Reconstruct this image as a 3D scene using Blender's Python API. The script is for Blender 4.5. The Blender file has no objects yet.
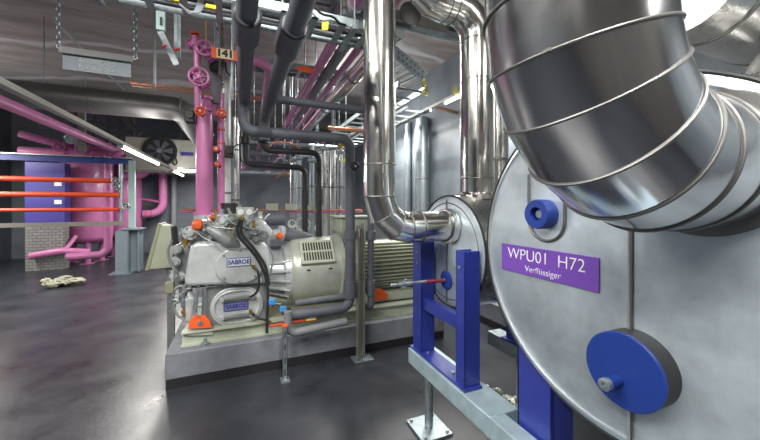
import bpy, math, random
from mathutils import Vector, Matrix
random.seed(7)
S = bpy.context.scene
COL = S.collection
PI = math.pi
CAMH = 1.65
TH = math.radians(22.99)
FPX = 330.0
V = Vector

def W(px, py, X=None, Y=None, Z=None, t=None):
    """survey helper: the world point seen at a photo pixel on a known real plane"""
    lat = (px - 380) / FPX
    up = (203 - py) / FPX
    rx = math.sin(TH) + lat * math.cos(TH)
    ry = math.cos(TH) - lat * math.sin(TH)
    if X is not None: t = X / rx
    elif Y is not None: t = Y / ry
    elif Z is not None: t = (Z - CAMH) / up
    return V((rx * t, ry * t, CAMH + up * t))

# ------------------------------------------------------------------ materials
MATS = {}
def mat(name, col, rough=.5, metal=0., var=0., vscale=6., rvar=0., bump=0., bscale=20., emit=0., col2=None, spec=.5, stretch=None, coat=0.):
    if name in MATS: return MATS[name]
    m = bpy.data.materials.new(name); m.use_nodes = True
    nt = m.node_tree; N = nt.nodes; L = nt.links
    b = N['Principled BSDF']
    b.inputs['Base Color'].default_value = (*col, 1)
    b.inputs['Roughness'].default_value = rough
    b.inputs['Metallic'].default_value = metal
    b.inputs['Specular IOR Level'].default_value = spec
    if coat: b.inputs['Coat Weight'].default_value = coat; b.inputs['Coat Roughness'].default_value = .1
    tc = N.new('ShaderNodeTexCoord'); mp = N.new('ShaderNodeMapping')
    L.new(tc.outputs['Object'], mp.inputs['Vector'])
    if stretch: mp.inputs['Scale'].default_value = stretch
    if var or rvar or col2:
        n = N.new('ShaderNodeTexNoise'); n.inputs['Scale'].default_value = vscale
        n.inputs['Detail'].default_value = 6; n.inputs['Roughness'].default_value = .62
        L.new(mp.outputs['Vector'], n.inputs['Vector'])
        if var or col2:
            r = N.new('ShaderNodeValToRGB')
            r.color_ramp.elements[0].position = .32; r.color_ramp.elements[1].position = .68
            c2 = col2 if col2 else tuple(min(1, c * (1 + var)) for c in col)
            c1 = col if col2 else tuple(c * (1 - var) for c in col)
            r.color_ramp.elements[0].color = (*c1, 1); r.color_ramp.elements[1].color = (*c2, 1)
            L.new(n.outputs['Fac'], r.inputs['Fac']); L.new(r.outputs['Color'], b.inputs['Base Color'])
        if rvar:
            mr = N.new('ShaderNodeMapRange')
            mr.inputs['From Min'].default_value = .3; mr.inputs['From Max'].default_value = .7
            mr.inputs['To Min'].default_value = max(.02, rough - rvar); mr.inputs['To Max'].default_value = rough + rvar
            L.new(n.outputs['Fac'], mr.inputs['Value']); L.new(mr.outputs['Result'], b.inputs['Roughness'])
    if bump:
        n2 = N.new('ShaderNodeTexNoise'); n2.inputs['Scale'].default_value = bscale; n2.inputs['Detail'].default_value = 3
        L.new(mp.outputs['Vector'], n2.inputs['Vector'])
        bp = N.new('ShaderNodeBump'); bp.inputs['Strength'].default_value = bump; bp.inputs['Distance'].default_value = .02
        L.new(n2.outputs['Fac'], bp.inputs['Height']); L.new(bp.outputs['Normal'], b.inputs['Normal'])
    if emit:
        b.inputs['Emission Color'].default_value = (*col, 1); b.inputs['Emission Strength'].default_value = emit
    MATS[name] = m
    return m

steel = mat('polished_steel_jacket', (.78, .77, .74), .17, 1., rvar=.07, vscale=5, bump=.12, bscale=3.5)
steel_d = mat('polished_steel_duct', (.66, .67, .69), .16, 1., rvar=.05, vscale=3, bump=.14, bscale=3)
band = mat('steel_seam_band', (.22, .22, .215), .5, 1.)
bead_m = mat('bright_rim_bead', (.75,.77,.78), .3, .8)
sheet = mat('tank_end_sheet', (.60, .69, .76), .36, .62, var=.2, vscale=5, rvar=.1, bump=.05, bscale=5)
sheet2 = mat('brushed_steel_sheet', (.66, .66, .65), .3, .95, var=.1, vscale=4, rvar=.08, bump=.08, bscale=5)
galv = mat('galvanised_steel', (.36, .42, .45), .42, .75, var=.22, vscale=30, rvar=.08)
galv_l = mat('pale_galvanised_beam', (.42, .55, .62), .5, .35, var=.12, vscale=14)
foam = mat('grey_pipe_foam', (.105, .115, .14), .55, var=.12, vscale=8)
foam_l = mat('grey_pipe_foam_pale', (.20, .215, .235), .55, var=.1, vscale=8)
black = mat('black_rubber', (.022, .022, .025), .5)
blackm = mat('black_painted_metal', (.03, .03, .033), .4)
pink = mat('pink_pipe_paint', (.54, .18, .39), .33, var=.08, vscale=4, coat=.3)
pink_d = mat('deep_pink_paint', (.42, .11, .30), .35, coat=.3)
mach = mat('silver_grey_machine_paint', (.56, .60, .61), .25, .25, var=.14, vscale=7, bump=.1, bscale=30, coat=.3)
mach_d = mat('darker_machine_casting', (.24, .26, .26), .4, .2, var=.15, vscale=12, bump=.2, bscale=40)
green = mat('pale_green_machine_paint', (.43, .47, .38), .38, var=.08, vscale=6, coat=.2)
green_d = mat('motor_green_paint', (.29, .30, .20), .4, var=.1, vscale=8)
cream = mat('cream_enamel', (.37, .40, .31), .4, var=.06)
creamp = mat('cooler_casing_paint', (.42, .42, .36), .45, var=.08)
blue = mat('blue_frame_paint', (.026, .042, .29), .35, var=.08, vscale=10, coat=.3)
bluecap = mat('blue_plastic_cap', (.013, .042, .25), .4)
purple = mat('purple_sign_plate', (.16, .065, .40), .4)
white = mat('white_lettering', (.85, .85, .86), .5)
navy = mat('navy_print', (.03, .05, .25), .5)
platew = mat('nameplate_face', (.68, .70, .80), .4)
red = mat('red_orange_pipe_paint', (.62, .07, .025), .4)
orange = mat('orange_cap_plastic', (.85, .13, .03), .4)
yellow = mat('yellow_plastic', (.75, .62, .02), .5)
labely = mat('label_cream_yellow', (.75, .72, .45), .5)
brass = mat('brass', (.55, .36, .10), .35, .9)
copper = mat('copper_tube', (.60, .27, .16), .35, .8)
valveblue = mat('sky_blue_valve_handle', (.04, .28, .72), .4)
concrete = mat('plinth_concrete', (.19, .205, .235), .6, var=.22, vscale=5, bump=.1, bscale=40)
darkband = mat('plinth_black_skirt', (.018, .018, .022), .5)
steelgrey = mat('blue_grey_steel_paint', (.20, .25, .29), .45, var=.06)
mintpost = mat('pale_mint_post_paint', (.36, .50, .50), .45)
bluecab = mat('violet_blue_cabinet', (.065, .055, .30), .45)
glow = mat('fluorescent_tube', (1., .97, .9), .5, emit=6.)
lightbody = mat('light_housing_paint', (.52, .52, .48), .45)
signm = mat('hanging_sign_metal', (.12, .15, .175), .4, .25, var=.12)
foil = mat('crumpled_foil', (.72, .72, .66), .28, .9, bump=.9, bscale=30)
tape = mat('cable_grey', (.33, .36, .40), .5)
debris = mat('pale_cloth_rag', (.36, .36, .27), .8, var=.3, vscale=20, bump=.5)

# ------------------------------------------------------------------ mesh builder
class MB:
    def __init__(s): s.v = []; s.f = []
    def add(s, vs, fs):
        o = len(s.v); s.v += [V(v) for v in vs]; s.f += [tuple(i + o for i in f) for f in fs]; return s
    def box(s, lo, hi):
        x0, y0, z0 = lo; x1, y1, z1 = hi
        x0, x1 = min(x0, x1), max(x0, x1); y0, y1 = min(y0, y1), max(y0, y1); z0, z1 = min(z0, z1), max(z0, z1)
        return s.add([(x0,y0,z0),(x1,y0,z0),(x1,y1,z0),(x0,y1,z0),(x0,y0,z1),(x1,y0,z1),(x1,y1,z1),(x0,y1,z1)],
              [(0,3,2,1),(4,5,6,7),(0,1,5,4),(1,2,6,5),(2,3,7,6),(3,0,4,7)])
    def cbox(s, c, d): 
        c = V(c); return s.box((c.x-d[0]/2, c.y-d[1]/2, c.z-d[2]/2), (c.x+d[0]/2, c.y+d[1]/2, c.z+d[2]/2))
    def bar(s, p0, p1, w, h, up=(0,0,1)):
        p0, p1 = V(p0), V(p1); d = (p1-p0).normalized(); u = V(up)
        if abs(d.dot(u)) > .97: u = V((0,1,0))
        a = d.cross(u).normalized(); b = a.cross(d).normalized()
        vs = [p + a*sx*w/2 + b*sy*h/2 for p in (p0, p1) for sx, sy in ((-1,-1),(1,-1),(1,1),(-1,1))]
        return s.add(vs, [(0,1,2,3),(7,6,5,4),(0,4,5,1),(1,5,6,2),(2,6,7,3),(3,7,4,0)])
    def prism(s, pts, vec):
        """polygon (world points) extruded by vec"""
        n = len(pts); vec = V(vec); ps = [V(p) for p in pts]
        nrm = V((0,0,0))
        for i in range(n): nrm += (ps[i]-ps[0]).cross(ps[(i+1) % n]-ps[0])
        if nrm.dot(vec) > 0: ps = ps[::-1]
        vs = ps + [p + vec for p in ps]
        return s.add(vs, [tuple(range(n)), tuple(range(2*n-1, n-1, -1))] + [((i+1) % n, i, i+n, (i+1) % n + n) for i in range(n)])
    def tube(s, path, r, seg=16, cap=True, closed=False):
        path = [V(p) for p in path]; n = len(path)
        rr = r if isinstance(r, (list, tuple)) else [r]*n
        tans = []
        for i in range(n):
            if closed: t = path[(i+1) % n] - path[i-1]
            else: t = path[min(i+1, n-1)] - path[max(i-1, 0)]
            if t.length < 1e-9: t = V((0,0,1))
            tans.append(t.normalized())
        u = V((0,0,1)) if abs(tans[0].z) < .9 else V((1,0,0))
        u = (u - tans[0]*u.dot(tans[0])).normalized()
        vs = []
        for i in range(n):
            if i: u = (u - tans[i]*u.dot(tans[i])).normalized()
            w = tans[i].cross(u)
            for k in range(seg):
                a = 2*PI*k/seg
                vs.append(path[i] + (u*math.cos(a) + w*math.sin(a))*rr[i])
        fs = []
        m = n if closed else n-1
        for i in range(m):
            j = (i+1) % n
            for k in range(seg):
                k2 = (k+1) % seg
                fs.append((i*seg+k, i*seg+k2, j*seg+k2, j*seg+k))
        if cap and not closed:
            fs.append(tuple(range(seg-1, -1, -1))); fs.append(tuple((n-1)*seg+k for k in range(seg)))
        return s.add(vs, fs)
    def cyl(s, p0, p1, r, r1=None, seg=20): return s.tube([p0, p1], [r, r if r1 is None else r1], seg)
    def ring(s, c, axis, R, r, seg=32, sseg=8):
        c = V(c); a = V(axis).normalized(); u = a.orthogonal().normalized(); w = a.cross(u)
        return s.tube([c + (u*math.cos(2*PI*k/seg) + w*math.sin(2*PI*k/seg))*R for k in range(seg)], r, sseg, closed=True)
    def lathe(s, o, axis, prof, seg=40):
        """prof: (distance along axis, radius)"""
        o = V(o); a = V(axis).normalized()
        return s.tube2([o + a*d for d, r in prof], [r for d, r in prof], a, seg)
    def tube2(s, path, rr, a, seg):
        u = a.orthogonal().normalized(); w = a.cross(u); vs = []; n = len(path)
        for i in range(n):
            for k in range(seg):
                q = 2*PI*k/seg; vs.append(path[i] + (u*math.cos(q) + w*math.sin(q))*max(rr[i], 1e-4))
        fs = [(i*seg+k, i*seg+(k+1) % seg, (i+1)*seg+(k+1) % seg, (i+1)*seg+k) for i in range(n-1) for k in range(seg)]
        fs.append(tuple(range(seg-1, -1, -1))); fs.append(tuple((n-1)*seg+k for k in range(seg)))
        return s.add(vs, fs)
    def ball(s, c, r, seg=14, sc=(1,1,1)):
        c = V(c); n = seg//2; pr = []
        vs = []; 
        for i in range(n+1):
            ph = PI*i/n
            for k in range(seg):
                q = 2*PI*k/seg
                vs.append(c + V((math.sin(ph)*math.cos(q)*r*sc[0]+1e-5*math.cos(q), math.sin(ph)*math.sin(q)*r*sc[1]+1e-5*math.sin(q), math.cos(ph)*r*sc[2])))
        return s.add(vs, [(i*seg+k, (i+1)*seg+k, (i+1)*seg+(k+1) % seg, i*seg+(k+1) % seg) for i in range(n) for k in range(seg)])
    def bolts(s, pts, axis, r=.008, h=.008):
        a = V(axis).normalized()
        for p in pts: s.tube([V(p), V(p)+a*h], r, 6)
        return s

def rounded(pts, R, n=8):
    pts = [V(p) for p in pts]
    if R <= 0 or len(pts) < 3: return pts
    out = [pts[0]]
    for i in range(1, len(pts)-1):
        a, b, c = pts[i-1], pts[i], pts[i+1]
        d1 = (a-b).normalized(); d2 = (c-b).normalized()
        ang = d1.angle(d2)
        if ang > PI - .02: out.append(b); continue
        t = min(R/math.tan(ang/2), (a-b).length*.49 if i > 1 else (a-b).length*.98, (c-b).length*.49 if i < len(pts)-2 else (c-b).length*.98)
        p0, p1 = b + d1*t, b + d2*t
        Rr = t*math.tan(ang/2); bis = (d1+d2).normalized(); o = b + bis*(Rr/math.sin(ang/2))
        v0, v1 = p0-o, p1-o; tot = v0.angle(v1)
        for k in range(n+1):
            f = k/n
            out.append(o + (v0*math.sin((1-f)*tot) + v1*math.sin(f*tot))/math.sin(tot))
    out.append(pts[-1]); return out

def spline(pts, n=6):
    pts = [V(p) for p in pts]; P = [pts[0]*2-pts[1]] + pts + [pts[-1]*2-pts[-2]]; out = []
    for i in range(1, len(P)-2):
        for k in range(n):
            t = k/n; a, b, c, d = P[i-1], P[i], P[i+1], P[i+2]
            out.append(.5*((2*b) + (c-a)*t + (2*a-5*b+4*c-d)*t*t + (3*b-a-3*c+d)*t**3))
    out.append(pts[-1]); return out

def tag(o, label, cat, group=None):
    o['label'] = label; o['category'] = cat
    if group: o['group'] = group
    return o
def thing(name, label, cat, loc, group=None, kind=None):
    o = bpy.data.objects.new(name, None); COL.objects.link(o); o.location = V(loc); o.empty_display_size = .1
    tag(o, label, cat, group)
    if kind: o['kind'] = kind
    return o
def origin(o):
    p = V((0,0,0))
    while o is not None: p += V(o.location); o = o.parent
    return p
def build(name, mb, m, parent=None, loc=None, bevel=0, smooth=35, label=None):
    base = origin(parent) if parent is not None else V(loc if loc is not None else (0,0,0))
    me = bpy.data.meshes.new(name)
    me.from_pydata([tuple(v - base) for v in mb.v], [], mb.f); me.update()
    me.materials.append(m)
    for p in me.polygons: p.use_smooth = True
    me.set_sharp_from_angle(angle=math.radians(smooth))
    o = bpy.data.objects.new(name, me); COL.objects.link(o)
    if parent is not None: o.parent = parent
    else: o.location = base
    if bevel:
        b = o.modifiers.new('bevel', 'BEVEL'); b.width = bevel; b.segments = 2; b.limit_method = 'ANGLE'; b.angle_limit = math.radians(40)
    if label: o['label'] = label
    return o
def single(name, mb, m, label, cat, group=None, loc=None, bevel=0, smooth=35):
    if loc is None:
        n = len(mb.v); c = sum(mb.v, V((0,0,0)))/n; loc = (c.x, c.y, min(v.z for v in mb.v))
    return tag(build(name, mb, m, None, loc, bevel, smooth), label, cat, group)
def structure(name, mb, m, parent=None, **k):
    o = build(name, mb, m, parent, **k)
    if parent is None: o['kind'] = 'structure'
    return o
def dup(root, loc, label=None, rotz=0):
    r = root.copy(); COL.objects.link(r); r.location = V(loc); r.rotation_euler.z = rotz
    if label: r['label'] = label
    for ch in list(root.children):
        c = ch.copy(); COL.objects.link(c); c.parent = r
        for g in list(ch.children):
            d = g.copy(); COL.objects.link(d); d.parent = c
    return r
def letters(name, body, size, c, right, up, m, parent, depth=.0012, sx=1., bold=0):
    cu = bpy.data.curves.new('t', 'FONT'); cu.body = body; cu.size = size; cu.align_x = 'CENTER'; cu.align_y = 'CENTER'; cu.extrude = depth; cu.offset = bold
    to = bpy.data.objects.new('t', cu); COL.objects.link(to)
    dg = bpy.context.evaluated_depsgraph_get()
    me = bpy.data.meshes.new_from_object(to.evaluated_get(dg))
    bpy.data.objects.remove(to); bpy.data.curves.remove(cu)
    right, up, c = V(right).normalized(), V(up).normalized(), V(c); nrm = right.cross(up)
    base = origin(parent)
    for v in me.vertices:
        p = v.co; v.co = c + right*p.x*sx + up*p.y + nrm*p.z - base
    me.materials.clear(); me.materials.append(m)
    o = bpy.data.objects.new(name, me); COL.objects.link(o); o.parent = parent
    return o
def pipe(name, label, pts, r, m, R=None, seg=20, bands=(), bandm=None, group=None, cat='pipe', collars=(), sleeves=()):
    """pipe thing; bands/collars: world (point, axis); sleeves: (p0,p1,radius)"""
    if R is None: R = r*2.2
    path = rounded(pts, R)
    if not bands and not collars and not sleeves:
        return single(name, MB().tube(path, r, seg), m, label, cat, group, loc=pts[0])
    t = thing(name, label, cat, pts[0], group)
    build('pipe_run', MB().tube(path, r, seg), m, t)
    for c, a in bands:
        c = V(c); a = V(a).normalized()
        build('seam_band', MB().lathe(c - a*.011, a, [(0, r), (.004, r*1.0+.006), (.018, r*1.0+.006), (.022, r)], 32), bandm or band, t)
    for p0, p1, rr in sleeves:
        build('sleeve', MB().cyl(p0, p1, rr, seg=24), m, t, bevel=.003)
    return t

# ------------------------------------------------------------------ room shell
X0, X1, Y0, Y1, ZC = -6.2, 4.0, -3.5, 13.2, 4.65
floor_m = mat('dark_epoxy_floor', (.022, .024, .030), .33, col2=(.042, .045, .055), vscale=2.2, rvar=.07, bump=.08, bscale=18, spec=.42)
ceil_m = mat('dark_concrete_ceiling', (.115, .105, .10), .75, col2=(.23, .22, .22), vscale=1.6, stretch=(.5, 2.5, 1))
wall_m = mat('blue_grey_concrete_wall', (.105, .125, .155), .55, col2=(.17, .195, .23), vscale=1.8)
wallr_m = mat('grey_panel_wall', (.115, .14, .165), .5, col2=(.20, .235, .265), vscale=1.5, stretch=(1, 1, .5))
def streaks(m, scale, col, lo, hi, dist=3.):
    """pale lime streaks across the concrete"""
    nt = m.node_tree; N = nt.nodes; L = nt.links; b = N['Principled BSDF']
    src = b.inputs['Base Color'].links[0].from_socket
    tc = N.new('ShaderNodeTexCoord'); w = N.new('ShaderNodeTexWave'); w.inputs['Scale'].default_value = scale
    w.bands_direction = 'Y'; w.inputs['Distortion'].default_value = dist; w.inputs['Detail'].default_value = 4; w.inputs['Detail Scale'].default_value = 1.2
    L.new(tc.outputs['Object'], w.inputs['Vector'])
    r = N.new('ShaderNodeValToRGB'); r.color_ramp.elements[0].position = lo; r.color_ramp.elements[1].position = hi
    L.new(w.outputs['Fac'], r.inputs['Fac'])
    mx = N.new('ShaderNodeMix'); mx.data_type = 'RGBA'; mx.inputs[7].default_value = (*col, 1)
    L.new(r.outputs['Color'], mx.inputs[0]); L.new(src, mx.inputs[6]); L.new(mx.outputs[2], b.inputs['Base Color'])
streaks(ceil_m, .13, (.34, .34, .36), .95, 1., 9.)
structure('floor', MB().box((X0-.2, Y0-.2, -.2), (X1+.2, Y1+.2, 0)), floor_m)
structure('ceiling', MB().box((X0-.2, Y0-.2, ZC), (X1+.2, Y1+.2, ZC+.2)), ceil_m)
structure('wall_left', MB().box((X0-.2, Y0, 0), (X0, Y1, ZC)), wall_m)
structure('wall_right', MB().box((X1, Y0, 0), (X1+.2, Y1, ZC)), wallr_m)
structure('wall_back', MB().box((X0-.2, Y1, 0), (X1+.2, Y1+.2, ZC)), wall_m)
structure('wall_front', MB().box((X0-.2, Y0-.2, 0), (X1+.2, Y0, ZC)), mat('dark_raw_concrete_wall', (.05,.047,.045), .7, col2=(.09,.085,.08), vscale=2))
# downstand beams of the ceiling
for i, y in enumerate((11.6,)):
    structure('beam_%d' % (i+1), MB().box((X0, y, ZC-.35), (X1, y+.35, ZC)), ceil_m)

def hang(o, pts):
    for p in pts:
        p = V(p); build('hanger_rod', MB().cyl(p, V((p.x, p.y, ZC)), .008, seg=6), galv, o)
# ------------------------------------------------------------------ camera
cam = bpy.data.cameras.new('camera'); co = bpy.data.objects.new('camera', cam); COL.objects.link(co)
co.location = (0, 0, CAMH); co.rotation_euler = (PI/2, 0, -TH)
cam.sensor_width = 36; cam.lens = 36*FPX/760; cam.shift_y = -17/760; cam.clip_start = .02
S.camera = co

# ------------------------------------------------------------------ large tank
TX = 1.3
def make_tank():
    Yc, Zc, R = .828, 1.434, .686
    t = thing('condenser_tank', 'large silver round-ended tank with a purple WPU01 H72 sign', 'tank', (TX+.9, Yc, Zc-R))
    L = 2.3
    build('shell', MB().lathe((TX+.012, Yc, Zc), (1,0,0), [(0, R-.012), (.01, R-.002), (L, R-.002), (L+.01, .05)], 96), sheet2, t)
    build('end_sheet', MB().lathe((TX, Yc, Zc), (1,0,0), [(0, R-.035), (.003, R-.03), (.012, R-.012)], 96), sheet, t)
    build('rim_bead', MB().ring((TX+.001, Yc, Zc), (1,0,0), R-.04, .0065, 96), bead_m, t)
    build('edge_bead', MB().ring((TX+.02, Yc, Zc), (1,0,0), R-.004, .009, 96), blackm, t)
    build('centre_seam', MB().bar((TX-.003, .745, Zc-R+.04), (TX-.003, .745, Zc+R-.04), .022, .010), bead_m, t, bevel=.003)
    build('seam_lip', MB().bar((TX-.008, .737, Zc-R+.04), (TX-.008, .737, Zc+R-.04), .006, .006), band, t)
    # rounded inspection pocket below the duct
    pk = [V((TX-.004, 1.197, 1.79))] + [V((TX-.004, 1.10+.097*math.cos(a), 1.575-.10*math.sin(a))) for a in [PI*k/14 for k in range(15)]] + [V((TX-.004, 1.003, 1.79))]
    build('pocket_rim', MB().tube(pk, .007, 8), band, t)
    # upper blue stub
    p = W(546, 214, X=TX)
    s = build('stub_cap', MB().lathe(p, (-1,0,0), [(0, .067), (.060, .067), (.066, .063), (.066, .032), (.02, .030)], 32), bluecap, t, label='small dark blue hollow stub')
    build('plug', MB().cyl(p+V((-.02,0,0)), p+V((-.045,0,0)), .018), galv, s)
    # big blue cap with valve nipple
    c = V((TX, .722, 1.071))
    k = build('blind_cap', MB().lathe(c, (-1,0,0), [(.078, .130), (.084, .130), (.088, .126), (.089, .001)], 56), bluecap, t, label='big round blue blind cap')
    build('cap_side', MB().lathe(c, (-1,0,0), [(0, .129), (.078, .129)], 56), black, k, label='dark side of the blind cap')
    n = c + V((-.089, .012, -.038))
    build('nipple', MB().cyl(n, n+V((-.06,0,0)), .019), bluecap, k)
    build('nipple_nut', MB().lathe(n+V((-.055,0,0)), (-1,0,0), [(0, .021), (.02, .021), (.022, .016), (.022, .008), (.012, .006)], 12), galv, k)
    # sign
    sg = build('sign_plate', MB().box((TX-.009, .854, 1.298), (TX-.003, 1.373, 1.435)), purple, t, bevel=.001)
    letters('lettering', 'WPU01  H72', .078, (TX-.010, 1.117, 1.390), (0,-1,0), (0,0,1), white, sg, sx=.98, bold=-.0012)
    letters('lettering', 'Verflüssiger', .042, (TX-.010, 1.117, 1.328), (0,-1,0), (0,0,1), white, sg, sx=1.0, bold=-.0008)
    return t
make_tank()

# small tank behind it
def make_small_tank():
    x, Yc, Zc, R = 1.36, 1.98, 1.31, .395
    t = thing('receiver_tank', 'smaller silver round tank behind the blue two-post frame', 'tank', (x+.8, Yc, Zc-R))
    build('shell', MB().lathe((x+.01, Yc, Zc), (1,0,0), [(0, R-.01), (.008, R), (2.2, R), (2.21, .05)], 72), sheet2, t)
    build('end_sheet', MB().lathe((x, Yc, Zc), (1,0,0), [(0, R-.03), (.01, R-.01)], 72), sheet, t)
    build('rim_bead', MB().ring((x+.002, Yc, Zc), (1,0,0), R-.055, .005, 72), band, t)
    build('edge_bead', MB().ring((x+.012, Yc, Zc), (1,0,0), R-.003, .007, 72), blackm, t)
    build('centre_seam', MB().bar((x-.002, Yc, Zc-R+.03), (x-.002, Yc, Zc+R-.03), .012, .01), band, t)
    c = W(447, 280, X=x)
    k = build('end_cap', MB().lathe(c, (-1,0,0), [(0, .066), (.012, .066), (.016, .05)], 28), bluecap, t, label='small round blue cap')
    rd = build('drain_pipe', MB().tube([c+V((-.02,0,0)), c+V((-.18,.02,-.0)), c+V((-.42,.05,-.01))], .012, 10), galv, t)
    build('red_sleeve', MB().cyl(c+V((-.03,0,0)), c+V((-.16,.018,0)), .014), mat('maroon_sleeve',(.25,.03,.06),.5), rd)
    build('valve_body', MB().cyl(c+V((-.27,.03,-.004)), c+V((-.36,.042,-.006)), .017).cbox(c+V((-.31,.034,.016)), (.02,.015,.02)), galv, rd)
    return t
make_small_tank()

# giant segmented duct
def duct_elbow():
    D = .9; x, y, r = D*.7975, D*.603, .193
    Rb, z0 = .318, CAMH+.435
    o = V((x+Rb, y, z0))
    joints = [0, 16, 32, 50, 68, 84]
    t = thing('elbow_duct', 'huge polished steel duct bending into the large tank from above', 'duct', (x, y, z0))
    segs = [(V((x, y, ZC-.002)), V((0,0,-1)), V((1,0,0)))]
    def ringpts(a, rr, seg=64):
        a = math.radians(a); rad = V((-math.cos(a), 0, -math.sin(a))); c = o + rad*Rb
        return [c + (rad*math.cos(2*PI*k/seg) + V((0,1,0))*math.sin(2*PI*k/seg))*rr for k in range(seg)]
    def strip(rings):
        m = MB(); seg = len(rings[0]); vs = [p for rg in rings for p in rg]
        return m.add(vs, [(i*seg+k, i*seg+(k+1) % seg, (i+1)*seg+(k+1) % seg, (i+1)*seg+k) for i in range(len(rings)-1) for k in range(seg)])
    r0 = ringpts(0, r); up = [p + V((0,0, ZC - z0 - .002)) for p in r0]
    mid = [p + V((0,0,.42)) for p in r0]
    build('upright_shell', strip([up, r0]), steel_d, t, smooth=60)
    for k in range(len(joints)-1):
        build('elbow_gore', strip([ringpts(joints[k], r), ringpts(joints[k+1], r)]), steel_d, t, smooth=60)
    r9 = ringpts(90, r); end = [p + V((TX - (x+Rb) - .003, 0, 0)) for p in r9]
    build('outlet_shell', strip([ringpts(84, r), r9, end]), steel_d, t, smooth=60)
    def bead(pts, rad=.0036): build('seam_band', MB().tube(pts, rad, 8, closed=True), band, t)
    for a in joints: bead(ringpts(a, r+.002))
    bead([p + V((0,0,.17)) for p in ringpts(0, r+.002)])
    bead([p + V((0,0,.7)) for p in ringpts(0, r+.002)])
    bead([p + V((.10,0,0)) for p in ringpts(90, r+.002)])
    build('tank_collar', MB().lathe((TX-.02, y, z0-Rb), (1,0,0), [(0, r+.002), (.004, r+.022), (.02, r+.026)], 64), band, t)
    # clamp screws
    m = MB()
    q = ringpts(16, r+.012)[60]; m.bar(q - V((.0,.010,0)), q + V((0,.010,0)), .006, .006)
    build('band_clamp', m, band, t)
    return t
duct_elbow()

# vertical steel pipe + mitred elbow into the small tank
def jacket_pipe():
    x, y, r, zc = .815, 1.93, .102, 1.49
    pts_v = V((x, y, ZC-.002))
    t = thing('jacketed_pipe', 'polished steel upright pipe with a mitred elbow into the smaller tank', 'pipe', (x, y, zc))
    Rb = .2
    a = [V((x, y, ZC-.002)), V((x, y, zc+Rb))]
    build('upright_jacket', MB().tube(a, r, 48, cap=False), steel, t)
    o = V((x+Rb, y, zc+Rb))
    def rp(deg, rr, seg=48):
        q = math.radians(deg); rad = V((-math.cos(q), 0, -math.sin(q))); c = o + rad*Rb*1.0
        return [c + (rad*math.cos(2*PI*k/seg) + V((0,1,0))*math.sin(2*PI*k/seg))*rr for k in range(seg)]
    js = [0, 34, 66, 90]
    for i in range(3):
        rr = [rp(js[i], r), rp(js[i+1], r)]; m = MB(); seg = 48
        m.add(rr[0]+rr[1], [(k, (k+1) % seg, seg+(k+1) % seg, seg+k) for k in range(seg)])
        build('elbow_segment', m, steel, t, smooth=60)
    build('level_jacket', MB().tube([V((x+Rb, y, zc)), V((1.355, y, zc))], r, 48, cap=False), steel, t)
    for d in js: build('seam_band', MB().tube(rp(d, r+.001), .004, 8, closed=True), band, t)
    for z in (1.89, 2.95, 3.6): build('seam_band', MB().ring((x, y, z), (0,0,1), r+.001, .0035, 48), band, t)
    for xx in (1.10, 1.30): build('seam_band', MB().ring((xx, y, zc), (1,0,0), r+.001, .0045, 48), band, t)
    build('tank_collar', MB().lathe((1.30, y, zc), (1,0,0), [(0, r), (.005, r+.018), (.05, r+.02)], 48), steel, t)
jacket_pipe()

# second big upright on the small tank, bending to the left overhead
def jacket_pipe_b():
    x, y, r = 1.62, 1.98, .118
    t = thing('jacketed_pipe', 'steel upright pipe standing on the smaller tank, bent level under the ceiling', 'pipe', (x, y, 1.7))
    path = rounded([(x, y, 1.69), (x, y, 3.06), (1.12, y, 3.06), (1.12, y, ZC-.01)], .2, 4)
    build('jacket', MB().tube(path, r, 40, cap=False), steel, t, smooth=18)
    for z in (1.83, 2.55, 2.84): build('seam_band', MB().ring((x, y, z), (0,0,1), r+.001, .004, 40), band, t)
    for xx in (1.40, 1.34): build('seam_band', MB().ring((xx, y, 3.06), (1,0,0), r+.001, .004, 40), band, t)
    build('foot_collar', MB().lathe((x, y, 1.68), (0,0,1), [(0, r+.05), (.03, r+.045), (.05, r)], 40), steel, t)
    return t
jacket_pipe_b()
pipe('jacketed_pipe', 'slimmer steel pipe half hidden behind the upright on the smaller tank', [(1.95, 2.12, 1.55), (1.95, 2.12, ZC-.01)], .085, steel, bands=[((1.95,2.12,2.0),(0,0,1)), ((1.95,2.12,2.7),(0,0,1))])
# folded metal ducts beyond the large tank
pipe('insulated_duct', 'pale sheet-metal duct behind the huge elbow, above the large tank', [(1.75, .80, 2.58), (3.4, .80, 2.58)], .2, sheet2, bands=[((1.95,.8,2.58),(1,0,0)), ((2.5,.8,2.58),(1,0,0))], cat='duct')
pipe('insulated_duct', 'sheet-metal riser elbow just beyond the huge elbow', [(2.15, .62, 2.05), (2.15, .62, 2.28), (3.6, .62, 2.28)], .14, sheet2, R=.2, bands=[((2.6,.62,2.28),(1,0,0))], cat='duct')

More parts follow.
